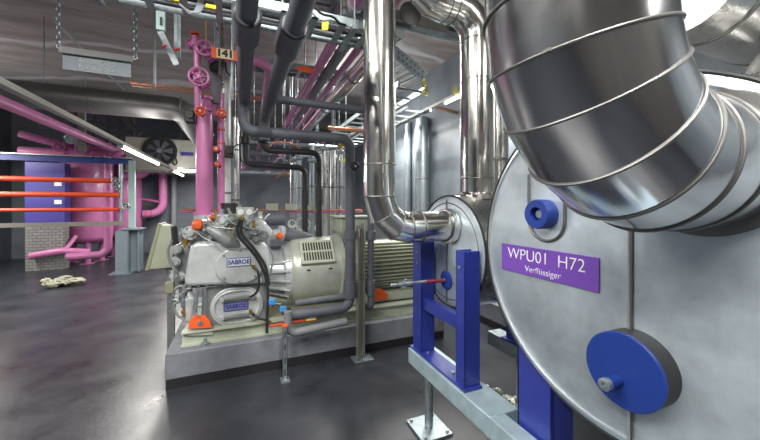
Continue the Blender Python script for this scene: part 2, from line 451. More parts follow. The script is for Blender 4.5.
# ------------------------------------------------------------------ supports for tanks
def base_beam(name, label, x0, x1, y0, y1, ztop, legs, mt):
    t = thing(name, label, 'beam', ((x0+x1)/2, (y0+y1)/2, 0))
    m = MB().box((x0, y0, ztop-.115), (x1, y1, ztop)) if x0 != 1.2 else MB().box((x0, y0, ztop-.115), (1.30, 1.36, ztop)).box((x0, 1.36, ztop-.115), (x1, y1, ztop))
    build('box_beam', m, mt, t, bevel=.006)
    for lx, ly in legs:
        lg = build('leg', MB().cyl((lx, ly, .02), (lx, ly, ztop-.115), .03), galv, t)
        build('foot_plate', MB().box((lx-.12, ly-.13, 0), (lx+.12, ly+.13, .018)), galv, lg, bevel=.003)
        build('anchor_nut', MB().bolts([(lx+a, ly+b, .018) for a in (-.09,.09) for b in (-.1,.1)], (0,0,1), .013, .016), galv, lg)
    return t
base_beam('support_beam', 'pale blue-grey box beam under the blue frame and large tank', 1.2, 1.40, .05, 2.27, .53, [(1.27, 2.08), (1.3, .35)], galv_l)
base_beam('support_beam', 'rear galvanised beam carrying the far ends of both tanks', 2.75, 2.93, .05, 2.33, .53, [(2.84, 2.1), (2.84, .5)], galv)
base_beam('support_beam', 'middle galvanised beam below the smaller tank', 2.0, 2.14, 1.6, 2.3, .53, [(2.07, 2.0)], galv)

def blue_frame():
    t = thing('support_frame', 'blue welded two-post frame holding the smaller tank', 'frame', (1.28, 1.94, .53))
    def post(y0, y1, sgn):
        m = MB()
        z0, z1 = .545, 1.36
        m.box((1.23, y0, z0), (1.345, y0+.010, z1)).box((1.23, y0, z0), (1.24, y1, z1)).box((1.23, y1-.010, z0), (1.345, y1, z1))
        return m
    a = build('post', post(2.12, 2.25, 1), blue, t, bevel=.004)
    b = build('post', post(1.61, 1.70, 1), blue, t, bevel=.004)
    build('cross_bar', MB().box((1.25, 1.70, .86), (1.30, 2.125, .945)), blue, t, bevel=.003)
    build('foot_bar', MB().box((1.215, 1.59, .532), (1.345, 2.27, .547)), blue, t, bevel=.002)
    build('bolt', MB().bolts([(1.235, 2.18, 1.28), (1.235, 2.18, 1.20), (1.235, 1.66, 1.26)], (-1,0,0), .01, .01).bolts([(1.27, 1.78, .547), (1.27, 2.09, .547)], (0,0,1), .012, .012), galv, t)
    return t
blue_frame()
def tank_column(x, ya, yb, zt, lab, z0=0):
    t = thing('tank_column', lab, 'column', (x+.06, (ya+yb)/2, z0))
    m = MB().box((x, ya, z0+.012), (x+.012, yb, zt)).box((x, ya, z0+.012), (x+.14, ya+.012, zt)).box((x, yb-.012, z0+.012), (x+.14, yb, zt))
    build('channel', m, blue, t, bevel=.003)
    build('foot_plate', MB().box((x-.03, ya-.03, z0), (x+.16, yb+.03, z0+.012)), blue, t)
    return t
tank_column(1.312, 1.08, 1.285, .93, 'blue channel column under the near rim of the large tank', 0)
tank_column(1.312, .34, .57, .80, 'blue channel column under the front half of the large tank')
tank_column(2.02, 1.90, 2.10, .93, 'short blue bracket under the middle of the smaller tank', .53)

# ------------------------------------------------------------------ plinths
def plinth(lab, x0, x1, y0, y1, h=.316, sk=.085):
    t = thing('plinth', lab, 'plinth', ((x0+x1)/2, (y0+y1)/2, 0))
    build('concrete_block', MB().box((x0, y0, sk), (x1, y1, h)), concrete, t, bevel=.008)
    build('skirt', MB().box((x0+.004, y0+.004, 0), (x1-.004, y1-.004, sk)), darkband, t)
    return t
plinth('grey concrete plinth with a black skirt under the compressor', -.607, 2.3, 3.41, 5.3)
plinth('concrete plinth beyond the tanks by the right wall', 3.08, 3.95, 1.2, 4.4)

# ------------------------------------------------------------------ compressor set
def F(px, py, Y=3.55): return W(px, py, Y=Y)
def hull(px, Y, d): return MB().prism([F(a, b, Y) for a, b in px], (0, d, 0))
def oval(cx, cz, hw, hh, n=10):
    """stadium outline"""
    pts = []
    r = hh; L = max(hw-hh, 0)
    for k in range(n+1): a = -PI/2 + PI*k/n; pts.append((cx+L+r*math.cos(a), cz+r*math.sin(a)))
    for k in range(n+1): a = PI/2 + PI*k/n; pts.append((cx-L+r*math.cos(a), cz+r*math.sin(a)))
    return pts
def oval_plate(px0, py0, px1, py1, Y, th):
    a, b = F(px0, py0, Y), F(px1, py1, Y)
    cx, cz, hw, hh = (a.x+b.x)/2, (a.z+b.z)/2, abs(b.x-a.x)/2, abs(a.z-b.z)/2
    o = oval(cx, cz, hw, hh)
    return MB().prism([(x, Y, z) for x, z in o], (0, -th, 0)), (cx, cz, hw, hh)

def compressor():
    t = thing('screw_compressor', 'silver-grey compressor block with black hoses and SABROE plates on the plinth', 'compressor', (-.05, 3.9, .45))
    # main castings
    build('lower_casing', hull([(203,281),(268,280),(270,330),(200,334)], 3.60, .75), mach_d, t, bevel=.02)
    build('upper_casing', hull([(190,246),(196,242),(262,240),(269,248),(271,281),(264,284),(185,287),(184,280)], 3.52, .85), mach, t, bevel=.035)
    build('head_casting', hull([(190,246),(187,232),(196,220),(214,215),(243,214),(264,220),(272,232),(270,246)], 3.64, .6), mach, t, bevel=.03)
    mp, (cx, cz, hw, hh) = oval_plate(215, 249, 263, 281, 3.515, .025)
    up = build('inspection_cover', mp, mach, t, bevel=.008)
    b = [(cx+(hw-.02)*math.cos(a), 3.49, cz+(hh-.018)*math.sin(a)) for a in [PI/4+k*PI/2 for k in range(4)]] + [(cx, 3.49, cz+hh-.018), (cx, 3.49, cz-hh+.018)]
    build('cover_bolt', MB().bolts(b, (0,-1,0), .011, .014), mach_d, up)
    m = MB(); ribp = F(228, 249, 3.49), F(254, 248.5, 3.49)
    m.bar(ribp[0], ribp[1], .014, .02)
    build('top_handle', m, mach_d, up)
    c1 = (F(227, 258, 3.487) + F(250.5, 266, 3.487))/2
    pl = build('nameplate', MB().cbox(c1, (.215, .006, .085)), navy, t, bevel=.004, label='upper maker plate')
    build('plate_face', MB().cbox(c1+V((0,-.004,0)), (.20, .003, .07)), platew, pl)
    letters('lettering', 'SABROE', .058, c1+V((0,-.0065,0)), (1,0,0), (0,0,1), navy, pl, sx=.92, bold=.0018)
    mp, (cx, cz, hw, hh) = oval_plate(210, 289, 263, 321, 3.6, .03)
    lp = build('inspection_cover', mp, mach, t, bevel=.008)
    o2 = oval(cx, cz, hw-.035, hh-.035)
    build('cover_ring', MB().tube([(x, 3.568, z) for x, z in o2], .012, 8, closed=True), mach, lp)
    for sg in (1, -1):
        build('grip_bar', MB().box((cx-.12, 3.53, cz+sg*.09-.016), (cx+.12, 3.57, cz+sg*.09+.016)), mach_d, lp, bevel=.006)
        for q in (-.135, .135): build('grip_post', MB().cyl((cx+q, 3.52, cz+sg*.09), (cx+q, 3.57, cz+sg*.09), .022, seg=12), mach, lp, bevel=.003)
    c2 = V((cx-.01, 3.565, cz+.005))
    pl = build('nameplate', MB().cbox(c2, (.225, .006, .085)), navy, t, bevel=.004, label='lower maker plate')
    build('plate_face', MB().cbox(c2+V((0,-.004,0)), (.205, .003, .068)), mat('nameplate_violet', (.22,.22,.45), .4), pl)
    letters('lettering', 'SABROE', .056, c2+V((0,-.0065,0)), (1,0,0), (0,0,1), navy, pl, sx=.92, bold=.0018)
    # bolt rows on the joint flange
    fl = build('joint_flange', MB().box(tuple(F(186,289,3.56)), tuple(F(270,282,3.56)+V((0,.7,0)))), mach, t, bevel=.006)
    build('flange_bolt', MB().bolts([F(190+k*8.6, 286.2-.35*k, 3.56) for k in range(10)], (0,-1,0), .012, .016), mach_d, fl)
    # head details : branch elbow, flanges, caps
    build('branch_elbow', MB().tube(spline([F(203,226,3.58), F(215,232,3.5), F(226,240,3.5), F(236,246,3.56)]), [.05]*6+[.055]*6+[.06]*7, 20), mach_d, t)
    pf = F(206, 217, 3.95)
    build('port_flange', MB().cyl(pf+V((0,0,-.02)), pf+V((0,0,.025)), .12, seg=24).bolts([pf+V((.1*math.cos(a), .1*math.sin(a), .025)) for a in [k*PI/4 for k in range(8)]], (0,0,1), .011, .02), mach, t, bevel=.003)
    for (px, py, r, Yq, mm) in ((197.5, 225, .045, 3.48, orange), (212, 217.5, .022, 3.6, red)):
        p = F(px, py, Yq); build('protective_cap', MB().lathe(p, (0,-1,0), [(-.05, r*1.15), (-.01, r*1.15), (0, r), (.02, r*.8), (.026, r*.3)], 20), mm, t, label='orange cap')
    for (px, py, r, Yq) in ((190, 233, .05, 3.5), (222, 221, .045, 3.52), (232, 219, .04, 3.56), (246, 222, .05, 3.54), (255, 229, .045, 3.52), (264, 236, .04, 3.54), (243, 235, .055, 3.58), (256, 240, .03, 3.5)):
        p = F(px, py, Yq)
        v = build('valve_body', MB().lathe(p, (0,-1,0), [(-.12, r), (-.015, r), (-.015, r*1.3), (0, r*1.3), (0, r*.7), (.02, r*.6), (.022, r*.2)], 18), mach if r > .04 else mach_d, t)
        for k in range(6): build('bolt', MB().bolts([p+V((r*math.cos(k*PI/3), 0, r*math.sin(k*PI/3)))], (0,-1,0), .008, .01), mach_d, v)
    for a, bq, r in (((240,214),(240,205),.014), ((252,216),(258,209),.012), ((231,215),(228,208),.012), ((262,222),(270,214),.013), ((222,214),(222,209),.02)):
        build('riser_tube', MB().tube([F(*a, 3.7), F(*bq, 3.7)], r, 10), galv, t)
    build('capillary_tube', MB().tube(spline([F(266,224,3.55), F(272,232,3.5), F(268,244,3.5), F(273,258,3.5), F(270,276,3.5)]), .008, 8), galv, t)
    rnd = random.Random(3)
    for k in range(9):
        p = F(193+rnd.random()*72, 216+rnd.random()*22, 3.50-rnd.random()*.04)
        build('gauge_valve', MB().cyl(p+V((0,.1,0)), p, .016, seg=10).cyl(p+V((0,.02,0)), p+V((0,.02,.05)), .010, seg=8).cyl(p+V((0,.02,.05)), p+V((0,.02,.06)), .02, seg=8), galv if k % 2 else brass, t)
    for pts in ([(205,216),(212,226),(224,228),(238,231),(250,243)], [(226,217),(234,224),(247,228),(262,230)], [(196,232),(204,238),(214,243),(222,250)], [(263,292),(266,300),(272,303),(281,304)], [(190,292),(195,300),(193,310),(199,316)]):
        build('capillary_tube', MB().tube(spline([F(a, b, 3.47) for a, b in pts]), .0065, 8), galv, t)
    gp = F(245, 212, 3.6)
    gg = build('gauge_panel', MB().cbox(gp, (.16,.03,.10)), mach, t, bevel=.004)
    for q in (-.04,.04): build('gauge', MB().cyl(gp+V((q,-.015,0)), gp+V((q,-.03,0)), .03, seg=20), white, gg)
    # side castings on the left end
    sc = build('side_casting', MB().prism([F(190,246,3.75), F(178,243,3.75), F(172,262,3.75), F(178,290,3.75), F(190,296,3.75)], (0,.5,0)), mach_d, t, bevel=.02)
    for px, py in ((176,250), (175,262), (180,277)):
        p = F(px, py, 3.68); build('side_flange', MB().cyl(p+V((0,.1,0)), p, .045, seg=16).cyl(p, p+V((0,-.03,0)), .03, seg=12), mach, t)
    p = F(190, 306, 3.62)
    fc = build('oil_filter', MB().lathe(p+V((0,0,-.14)), (0,0,1), [(0,.02),(.01,.05),(.04,.055),(.17,.055),(.2,.06),(.22,.06),(.23,.03),(.28,.02)], 24), mach, t)
    build('filter_bowl', MB().lathe(p+V((0,0,-.16)), (0,0,1), [(0,.02),(.01,.04),(.05,.042),(.08,.04)], 24), sheet, fc)
    p = F(170, 287, 3.62)
    build('solenoid_box', MB().cbox(p, (.07,.08,.10)), green_d, t, bevel=.006)
    build('solenoid_pipe', MB().tube(spline([p+V((0,0,-.05)), p+V((.02,0,-.12)), p+V((.09,0,-.11)), p+V((.13,.03,.02))]), .014, 10), galv, t)
    for k, (px, py, r) in enumerate(((183,300,.03),(178,296,.022),(186,240,.03),(182,233,.022),(173,276,.025),(184,312,.02))):
        p = F(px, py, 3.58)
        build('service_valve', MB().lathe(p, (0,-1,0), [(-.18, r*.8), (-.02, r*.8), (-.02, r*1.3), (0, r*1.3), (.0, r*.5), (.03, r*.5)], 14).cyl(p+V((0,-.01,-r*2.2)), p+V((0,-.01,r*2.2)), r*.5, seg=10), (galv, mach, brass)[k % 3], t)
    for pts in ([(172,240),(168,250),(170,262),(176,272)], [(180,300),(174,306),(178,316),(188,320)], [(186,292),(182,286),(176,288),(170,294)]):
        build('side_tube', MB().tube(spline([F(a, b, 3.6) for a, b in pts]), .012, 8), mach_d, t)
    # hoses
    for off, pts in ((0, [(240,219),(237,229),(240,238),(249,248),(258,260),(265,275),(268,293),(267,318),(267,333)]),
                     (1, [(242,220),(241,229),(244,237),(252,246),(260,257),(266,268),(269,285)])):
        build('hose', MB().tube(spline([F(a, b, 3.44 - .012*off) for a, b in pts]), .014, 10), black, t)
    build('hose', MB().tube(spline([F(253,268,3.45), F(258,272,3.42), F(259,284,3.42), F(256,293,3.44), F(250,297,3.5)]), .011, 10), black, t)
    build('hose', MB().tube(spline([F(252,313,3.5), F(258,318,3.46), F(265,320,3.46), F(270,322,3.5)]), .011, 10), black, t)
    for px, py in ((253,266),(251,312),(241,218),(268,322)):
        p = F(px, py, 3.48); build('hose_coupling', MB().cyl(p+V((0,.04,0)), p+V((0,-.03,0)), .02, seg=8), brass, t)
    # slotted foot with red bracket
    build('mount_foot', MB().prism([F(187,336,3.53), F(213,335,3.53), F(213,329,3.53), F(187,330,3.53)], (0,.25,0)), green, t, bevel=.004)
    rb = build('anchor_bracket', MB().prism([F(188,329,3.5), F(212,328,3.5), F(210,321,3.5), F(205,316,3.5), F(194,316,3.5), F(189,322,3.5)], (0,.03,0)), orange, t, bevel=.004, label='orange-red rounded mounting bracket')
    build('bracket_washer', MB().cyl(F(200,323,3.5), F(200,323,3.5)+V((0,-.012,0)), .022, seg=16), galv, rb)
    build('tie_rod', MB().cyl(F(196,315,3.55), F(197,288,3.55), .012, seg=8).cyl(F(205,315,3.56), F(205,288,3.56), .012, seg=8), galv, t)
    # coupling guard between block and bell
    build('coupling_casing', MB().lathe((.22, 3.98, .86), (1,0,0), [(0,.30),(.05,.30),(.06,.25),(.22,.25),(.24,.30),(.36,.34),(.38,.34)], 48), mach, t)
    m = MB()
    for k in range(7):
        a = math.radians(150 + k*20); d = V((0, math.cos(a), math.sin(a)))
        m.prism([V((.28,3.98,.86))+d*.24, V((.50,3.98,.86))+d*.24, V((.50,3.98,.86))+d*.335, V((.30,3.98,.86))+d*.27], V((1,0,0)).cross(d)*.012)
    build('coupling_web', m, mach, t)
    return t
compressor()

def motor():
    ax = V((0, 4.0, .86))
    t = thing('electric_motor', 'pale green electric motor with slotted cover, cooling fins and terminal box', 'motor', (1.35, 4.0, .45))
    bl = build('bell_housing', MB().lathe((.52, 4.0, .86), (1,0,0), [(0,.34),(.03,.365),(.08,.375),(.50,.385),(.54,.39),(.56,.41),(.60,.41),(.62,.36),(.66,.33)], 64), mat('bell_housing_paint', (.47,.50,.45), .3, .25, var=.1, coat=.3), t)
    # slotted cover, tilted 40 degrees toward the aisle
    q = math.radians(38); n = V((0, -math.cos(q), math.sin(q))); u = V((1,0,0)); w = u.cross(n); w = -w if w.z < 0 else w
    c = V((.80, 4.0, .86)) + n*.395
    def quad(cx, cw, hw, hh, dep, nn=0): return MB().prism([c+u*(cx-hw)+w*(cw-hh)+n*nn, c+u*(cx+hw)+w*(cw-hh)+n*nn, c+u*(cx+hw)+w*(cw+hh)+n*nn, c+u*(cx-hw)+w*(cw+hh)+n*nn], n*dep)
    cv = build('slotted_cover', quad(0, 0, .19, .145, .05, -.035), green, bl, bevel=.008)
    m = MB()
    for r_ in (-.062, .062):
        for k in range(11):
            g = quad(-.15+k*.03, r_, .0085, .05, .003, .0145); m.add(g.v, g.f)
    build('slot', m, black, cv)
    m = MB()
    for k in (-1, 1):
        g = quad(k*.12, -.22, .02, .008, .012, -.01); m.add(g.v, g.f)
    build('lifting_lug', m, blackm, bl)
    build('stator', MB().lathe((1.17, 4.0, .86), (1,0,0), [(0,.28),(.02,.30),(.95,.30),(.97,.28)], 48), green_d, t)
    m = MB(); nf = 46
    for k in range(nf):
        a = 2*PI*k/nf
        if math.sin(a) < -.8 or math.sin(a) > .86: continue
        d = V((0, math.cos(a), math.sin(a)))
        m.bar(ax+V((1.20,0,0))+d*.325, ax+V((2.12,0,0))+d*.325, .012, .06, up=d)
    build('cooling_fins', m, cream, t)
    build('fan_cowl', MB().lathe((2.13, 4.0, .86), (1,0,0), [(0,.37),(.02,.375),(.18,.37),(.22,.30)], 48), green, t)
    tb = build('terminal_box', MB().box((1.10, 3.78, 1.29), (1.52, 4.2, 1.47)), green, t, bevel=.012)
    build('box_lid', MB().prism([(1.07,3.75,1.47),(1.55,3.75,1.47),(1.55,4.23,1.47),(1.07,4.23,1.47)], (0,0,.02)), green, tb, bevel=.004)
    build('box_neck', MB().add([V(p) for p in ((1.16,3.84,1.16),(1.46,3.84,1.16),(1.46,4.14,1.16),(1.16,4.14,1.16),(1.10,3.78,1.29),(1.52,3.78,1.29),(1.52,4.2,1.29),(1.10,4.2,1.29))],
          [(3,2,1,0),(4,5,6,7),(0,1,5,4),(1,2,6,5),(2,3,7,6),(3,0,4,7)]), green, tb)
    build('foot_rail', MB().box((1.2,3.68,.45),(2.15,3.78,.56)).box((1.2,4.22,.45),(2.15,4.32,.56)), green, t, bevel=.005)
    br = build('anchor_bracket', MB().prism([F(373,301,3.6), F(388,299,3.6), F(387,293,3.6), F(382,289,3.6), F(376,289,3.6)], (0,.03,0)), orange, t, bevel=.003, label='orange-red rounded mounting bracket')
    return t
motor()

def skid():
    t = thing('skid_frame', 'pale green steel skid between compressor set and plinth', 'frame', (.8, 4.0, .316))
    def ib(y):
        return MB().box((-.50, y-.06, .317), (2.2, y+.06, .332)).box((-.50, y-.008, .332), (2.2, y+.008, .435)).box((-.50, y-.06, .435), (2.2, y+.06, .45))
    build('side_rail', ib(3.57), green, t); build('side_rail', ib(4.42), green, t)
    for x in (-.44, .5, 1.2, 2.12): build('cross_member', MB().box((x-.05, 3.63, .34), (x+.05, 4.36, .44)), green, t)
    build('deck_plate', MB().box((.25, 3.63, .440), (1.15, 4.36, .45)), green_d, t)
    for x in (-.3, .95, 2.0):
        build('levelling_foot', MB().cyl((x, 3.49, .317), (x, 3.49, .34), .035, seg=16).cyl((x, 3.49, .34), (x, 3.49, .375), .016, seg=6), galv, t)
    return t
skid()

# control panel at the left end of the compressor
def control_panel():
    Y = 4.35
    t = thing('control_panel', 'pale green sloping control console left of the compressor block', 'control panel', W(160, 272, Y=Y))
    b = build('console_body', MB().prism([W(158,224,Y=Y), W(171,227,Y=Y), W(174,268,Y=Y), W(146,270,Y=Y)], (0,.30,0)), cream, t, bevel=.012)
    f = V((0,-.008,0))
    build('side_trim', MB().prism([W(158,223.5,Y=Y)+f, W(161,224,Y=Y)+f, W(149,270,Y=Y)+f, W(145,270.5,Y=Y)+f], (0,.33,0)), green_d, t)
    build('gasket', MB().prism([W(171,227,Y=Y), W(173,228,Y=Y), W(177,268,Y=Y), W(174,268,Y=Y)], (0,.26,0)), black, t)
    base = W(160, 270, Y=Y)
    build('bracket_leg', MB().bar(W(168,268,Y=Y+.15), W(180,285,Y=3.9), .04, .04).box((base.x+.05, Y+.1, .0), (base.x+.12, Y+.17, base.z)), mach_d, t)
    return t
control_panel()

# pink risers into the compressor
ZT = CAMH+1.02
p0 = F(204.5, 217, 3.95)
def flanged(name, lab, x, y, z0, z1, r, m, n=1):
    t = thing(name, lab, 'pipe', (x, y, z0))
    build('pipe_run', MB().cyl((x,y,z0), (x,y,z1), r, seg=32), m, t)
    build('flange', MB().cyl((x,y,z0), (x,y,z0+.03), r*1.5, seg=24), m, t, bevel=.004)
    return t
def pink_riser():
    x, y = p0.x, p0.y
    t = thing('riser_pipe', 'thick pink riser pipe from the compressor up to the valves', 'pipe', (x, y, p0.z+.026))
    zt = W(204.5, 112, Y=3.95).z
    build('pipe_run', MB().cyl((x,y,p0.z+.026), (x,y,zt), .082, seg=32), pink, t)
    build('reducer', MB().lathe((x,y,zt), (0,0,1), [(0,.1),(.03,.1),(.03,.075),(.09,.07),(.13,.06),(.13,.085),(.16,.085)], 28), pink, t)
    build('name_tag', MB().cbox((x+.095, y-.06, 2.63), (.05,.02,.12)), mat('dark_pink_plate', (.22,.05,.13), .5), t)
    build('flange', MB().cyl((x,y,p0.z+.026), (x,y,p0.z+.05), .115, seg=24), pink, t)
    return t
pink_riser()
pipe('riser_pipe', 'slim pink pipe right behind the thick pink riser', [(p0.x+.16, p0.y+.06, 1.5), (p0.x+.16, p0.y+.06, 2.85)], .04, pink, bands=[((p0.x+.16,p0.y+.06,2.45),(0,0,1)), ((p0.x+.16,p0.y+.06,2.3),(0,0,1))], bandm=red)

def wheel_valve(lab, c, ax, r, m, wm, stem=.14, body=.07, group=None):
    """valve: body, bonnet, stem, handwheel with spokes"""
    c = V(c); a = V(ax).normalized(); side = a.orthogonal().normalized(); s2 = a.cross(side)
    t = thing('shutoff_valve', lab, 'valve', c, group)
    build('valve_body', MB().ball(c, body, 18).cyl(c-s2*body*1.5, c+s2*body*1.5, body*.7, seg=18).cyl(c-s2*body*1.6, c-s2*body*1.3, body*1.15, seg=18).cyl(c+s2*body*1.3, c+s2*body*1.6, body*1.15, seg=18), m, t)
    build('bonnet', MB().lathe(c, a, [(0, body*.8), (body*1.2, body*.7), (body*1.25, body*.95), (body*1.5, body*.95), (body*1.55, body*.4), (body*2, body*.35)], 18), m, t)
    build('stem', MB().cyl(c+a*body, c+a*(stem+.02), .009, seg=8), galv, t)
    w = MB().ring(c+a*stem, a, r, .011, 28)
    for k in range(5):
        q = 2*PI*k/5; w.cyl(c+a*stem, c+a*stem+(side*math.cos(q)+s2*math.sin(q))*r, .007, seg=6)
    w.cyl(c+a*(stem-.012), c+a*(stem+.012), .022, seg=12)
    build('handwheel', w, wm, t)
    return t
VX = p0.x
# valve tree around 141
v = lambda px, py, Y=3.9: W(px, py, Y=Y)
wheel_valve('pink globe valve with its handwheel facing out above the thick pink riser', v(200, 80, 3.72), (0,-1,0), .085, pink_d, pink, .1, .055)
wheel_valve('pink valve on the overhead header beside the 141 tag', v(206, 53, 3.7), (0,-1,0), .07, pink_d, pink, .12, .05)
pipe('link_pipe', 'short pink link pipe between the two pink valves', [v(197, 48, 3.75), v(198, 108, 3.8)], .032, pink)
pipe('header_pipe', 'pink overhead header pipe passing behind the 141 tag and turning away', [v(203, 52, 3.8), v(270, 64, 3.8), v(258, 158, 8.5)], .055, pink, R=.16)
wheel_valve('red-capped valve on top of the pink valve tree', v(195, 44, 3.8), (0,0,1), .04, pink, red, .1, .045)
t = thing('number_tag', 'cream and orange number tag 141 hanging from the pink header', 'sign', v(220, 58, 3.55))
c = v(225, 54, 3.5); ru = (v(235, 55.5, 3.55)-v(214, 53, 3.55)).normalized()
build('tag_plate', MB().cbox(c, (.235,.004,.10)), orange, t)
build('tag_face', MB().cbox(c+V((0,-.003,0)), (.145,.003,.09)), labely, t)
letters('lettering', '141', .092, c+V((0,-.006,0)), (1,0,0), (0,0,1), black, t, sx=1.1, bold=.0045)
build('hanging_wire', MB().cyl(c+V((-.09,0,.05)), c+V((-.09,0.0,.5)), .003, seg=6), galv, t)
# red handwheels and controls on the risers
for (px, py, r, lab, mm) in ((201,113,.04,'small red handwheel valve at the top of the thick pink riser', red), (222,115,.035,'small red handwheel valve between pink and white risers', red), (217,150,.02,'tiny red drain valve low on the slim pink pipe', red), (218,165,.02,'tiny dark red drain valve above the compressor', red)):
    wheel_valve(lab, v(px, py, 3.78), (0,-1,0), r, blackm, mm, .07, .022)
# actuators (black)
for px, py, lab in ((190,117,'black actuator box left of the thick pink riser'), (229,152,'black clamp box on the white riser'), (214,62,'black electric actuator under the 141 header')):
    t = thing('valve_actuator', lab, 'actuator', v(px, py, 3.9))
    c = v(px, py, 3.9)
    big = 1.6 if px == 214 else 1
    build('housing', MB().cbox(c, (.09,.09,.13*big)), blackm, t, bevel=.012)
    build('cover', MB().cyl(c+V((0,-.045,.01)), c+V((0,-.07,.01)), .035, seg=18), blackm, t)
    build('cable', MB().tube(spline([c+V((.04,0,.05)), c+V((.1,-.02,.08)), c+V((.12,0,-.08)), c+V((.2,.05,-.12))]), .008, 8), black, t)
# white/silver risers
pipe('riser_pipe', 'white-grey riser with a black clamp right of the pink risers', [v(225, 218, 4.05), v(225, 60, 4.05)], .062, mat('white_riser', (.55,.57,.58), .35, .2), bands=[(v(225,193,4.05),(0,0,1))])
pipe('riser_pipe', 'silver riser rightmost of the cluster above the compressor', [v(235, 218, 4.2), v(235, 118, 4.2)], .05, sheet2, bands=[(v(235,150,4.2),(0,0,1)), (v(235,200,4.2),(0,0,1))])
pipe('riser_pipe', 'short grey insulated stub under the black actuator', [v(216, 75, 4.0), v(216, 104, 4.0)], .05, foam_l)
t = pipe('riser_pipe', 'thick black pipe boot at the foot of the white riser', [v(229, 219, 4.0), v(229, 203, 4.0)], .085, black, bands=[(v(229,205,4.0),(0,0,1))], bandm=blackm)

# ------------------------------------------------------------------ overhead grey insulated pipes
def grey_pipe_a():
    hz = CAMH+.95; x = .032
    t = thing('insulated_pipe', 'leftmost thick grey foam-covered pipe overhead, dropping to the level run', 'pipe', (x, 3.3, 2.3))
    build('pipe_run', MB().tube(rounded([(x, -1.2, hz), (x, 3.3, hz), (x, 3.3, 2.32), (1.06, 3.3, 2.32), (1.06, 3.3, .56), (.42, 3.3, .56)], .10), .050, 24), foam, t)
    build('sleeve', MB().tube([(x, 1.78, hz), (x, 2.05, hz)], .072, 28), foam, t, bevel=.004)
    for z0, z1 in ((1.27, 1.36), (.66, .84)): build('sleeve', MB().cyl((1.06,3.3,z0), (1.06,3.3,z1), .066, seg=24), foam, t, bevel=.004)
    build('end_ring', MB().ring((x, 1.785, hz), (0,1,0), .066, .007), black, t)
    return t
grey_pipe_a()
def grey_pipe_b():
    hz = CAMH+.95; x = .27
    t = thing('insulated_pipe', 'second thick grey foam-covered pipe overhead, with a branch to the right', 'pipe', (x, 3.3, hz))
    build('pipe_run', MB().tube(rounded([(x+.03, -1.2, hz), (x-.02, 3.9, hz), (x-.02, 3.9, hz-.25)], .1), .055, 24), foam, t)
    build('sleeve', MB().tube([(x, 1.80, hz), (x-.002, 2.11, hz)], .077, 28), foam, t, bevel=.004)
    build('end_ring', MB().ring((x, 1.805, hz), (0,1,0), .071, .007), black, t)
    build('branch', MB().tube(rounded([(x, 3.15, hz), (1.40, 3.15, hz-.01)], .1), .036, 18), foam, t)
    return t
grey_pipe_b()
# thin black drops
def slim(lab, Y, pts, r, m=black, sl=()):
    P = [W(a, b, Y=Y) for a, b in pts]
    return pipe('insulated_pipe', lab, P, r, m, R=.09, sleeves=[(W(a, b, Y=Y), W(c, d, Y=Y), rr) for a, b, c, d, rr in sl])
slim('slim black foam pipe stepping right below the leftmost grey pipe', 4.3, [(246,128),(246,164),(305,168),(305,238)], .036, sl=[(246,137,246,144,.058),(305,190,305,205,.046)])
slim('slim black foam pipe stepping right and falling behind the motor', 4.0, [(263,133),(263,150),(319,153),(319,238)], .036, sl=[(263,136,263,143,.058),(319,188,319,205,.046)])
# second upright foam pipe by the post
t = pipe('insulated_pipe', 'dark grey foam upright ending in a cap just right of the steel post', [(1.30, 3.32, 2.35), (1.30, 3.32, .52), (1.30, 3.45, .50)], .036, foam, R=.06, sleeves=[((1.30,3.32,1.35),(1.30,3.32,1.25),.054), ((1.30,3.32,.82),(1.30,3.32,.66),.05)])
# level foam pipes in front of the plinth
pipe('insulated_pipe', 'upper level foam pipe along the front of the plinth', [(.50, 3.33, .66), (1.0, 3.33, .67)], .032, foam)
pipe('insulated_pipe', 'low foam pipe looping up beside the brass valve on the plinth front', [(1.0, 3.24, .44), (.42, 3.24, .40), (.42, 3.24, .62)], .038, foam_l, R=.08)
t = thing('water_line', 'red water line with blue-handled valves along the plinth front', 'pipe', (.3, 3.33, .55))
build('pipe_run', MB().tube([W(270,326,Y=3.3), W(306,320,Y=3.3)], .013, 12), red, t)
build('pipe_run', MB().tube([W(288,315,Y=3.3), W(300,313,Y=3.3)], .012, 12), red, t)
for px, py in ((272,302),(283,309)):
    p = W(px, py, Y=3.3); vb = build('valve', MB().cyl(p+V((0,.03,-.06)), p+V((0,.0,.02)), .014, seg=10), brass, t); build('valve_handle', MB().cbox(p, (.06,.02,.055)), valveblue, vb, bevel=.006)
p = W(311, 320, Y=3.28)
vb = build('valve', MB().cyl(p+V((-.05,0,0)), p+V((.05,0,0)), .022, seg=12).cyl(p+V((-.03,0,-.02)), p+V((-.04,0,.03)), .016, seg=8).cyl(p+V((.03,0,-.02)), p+V((.045,0,.03)), .016, seg=8), brass, t)
build('valve_handle', MB().cbox(p+V((-.005,0,.04)), (.045,.02,.04)), valveblue, vb, bevel=.005)
build('cap', MB().cyl(W(289,317,Y=3.28), W(289,308,Y=3.28), .02, seg=10), blackm, t)

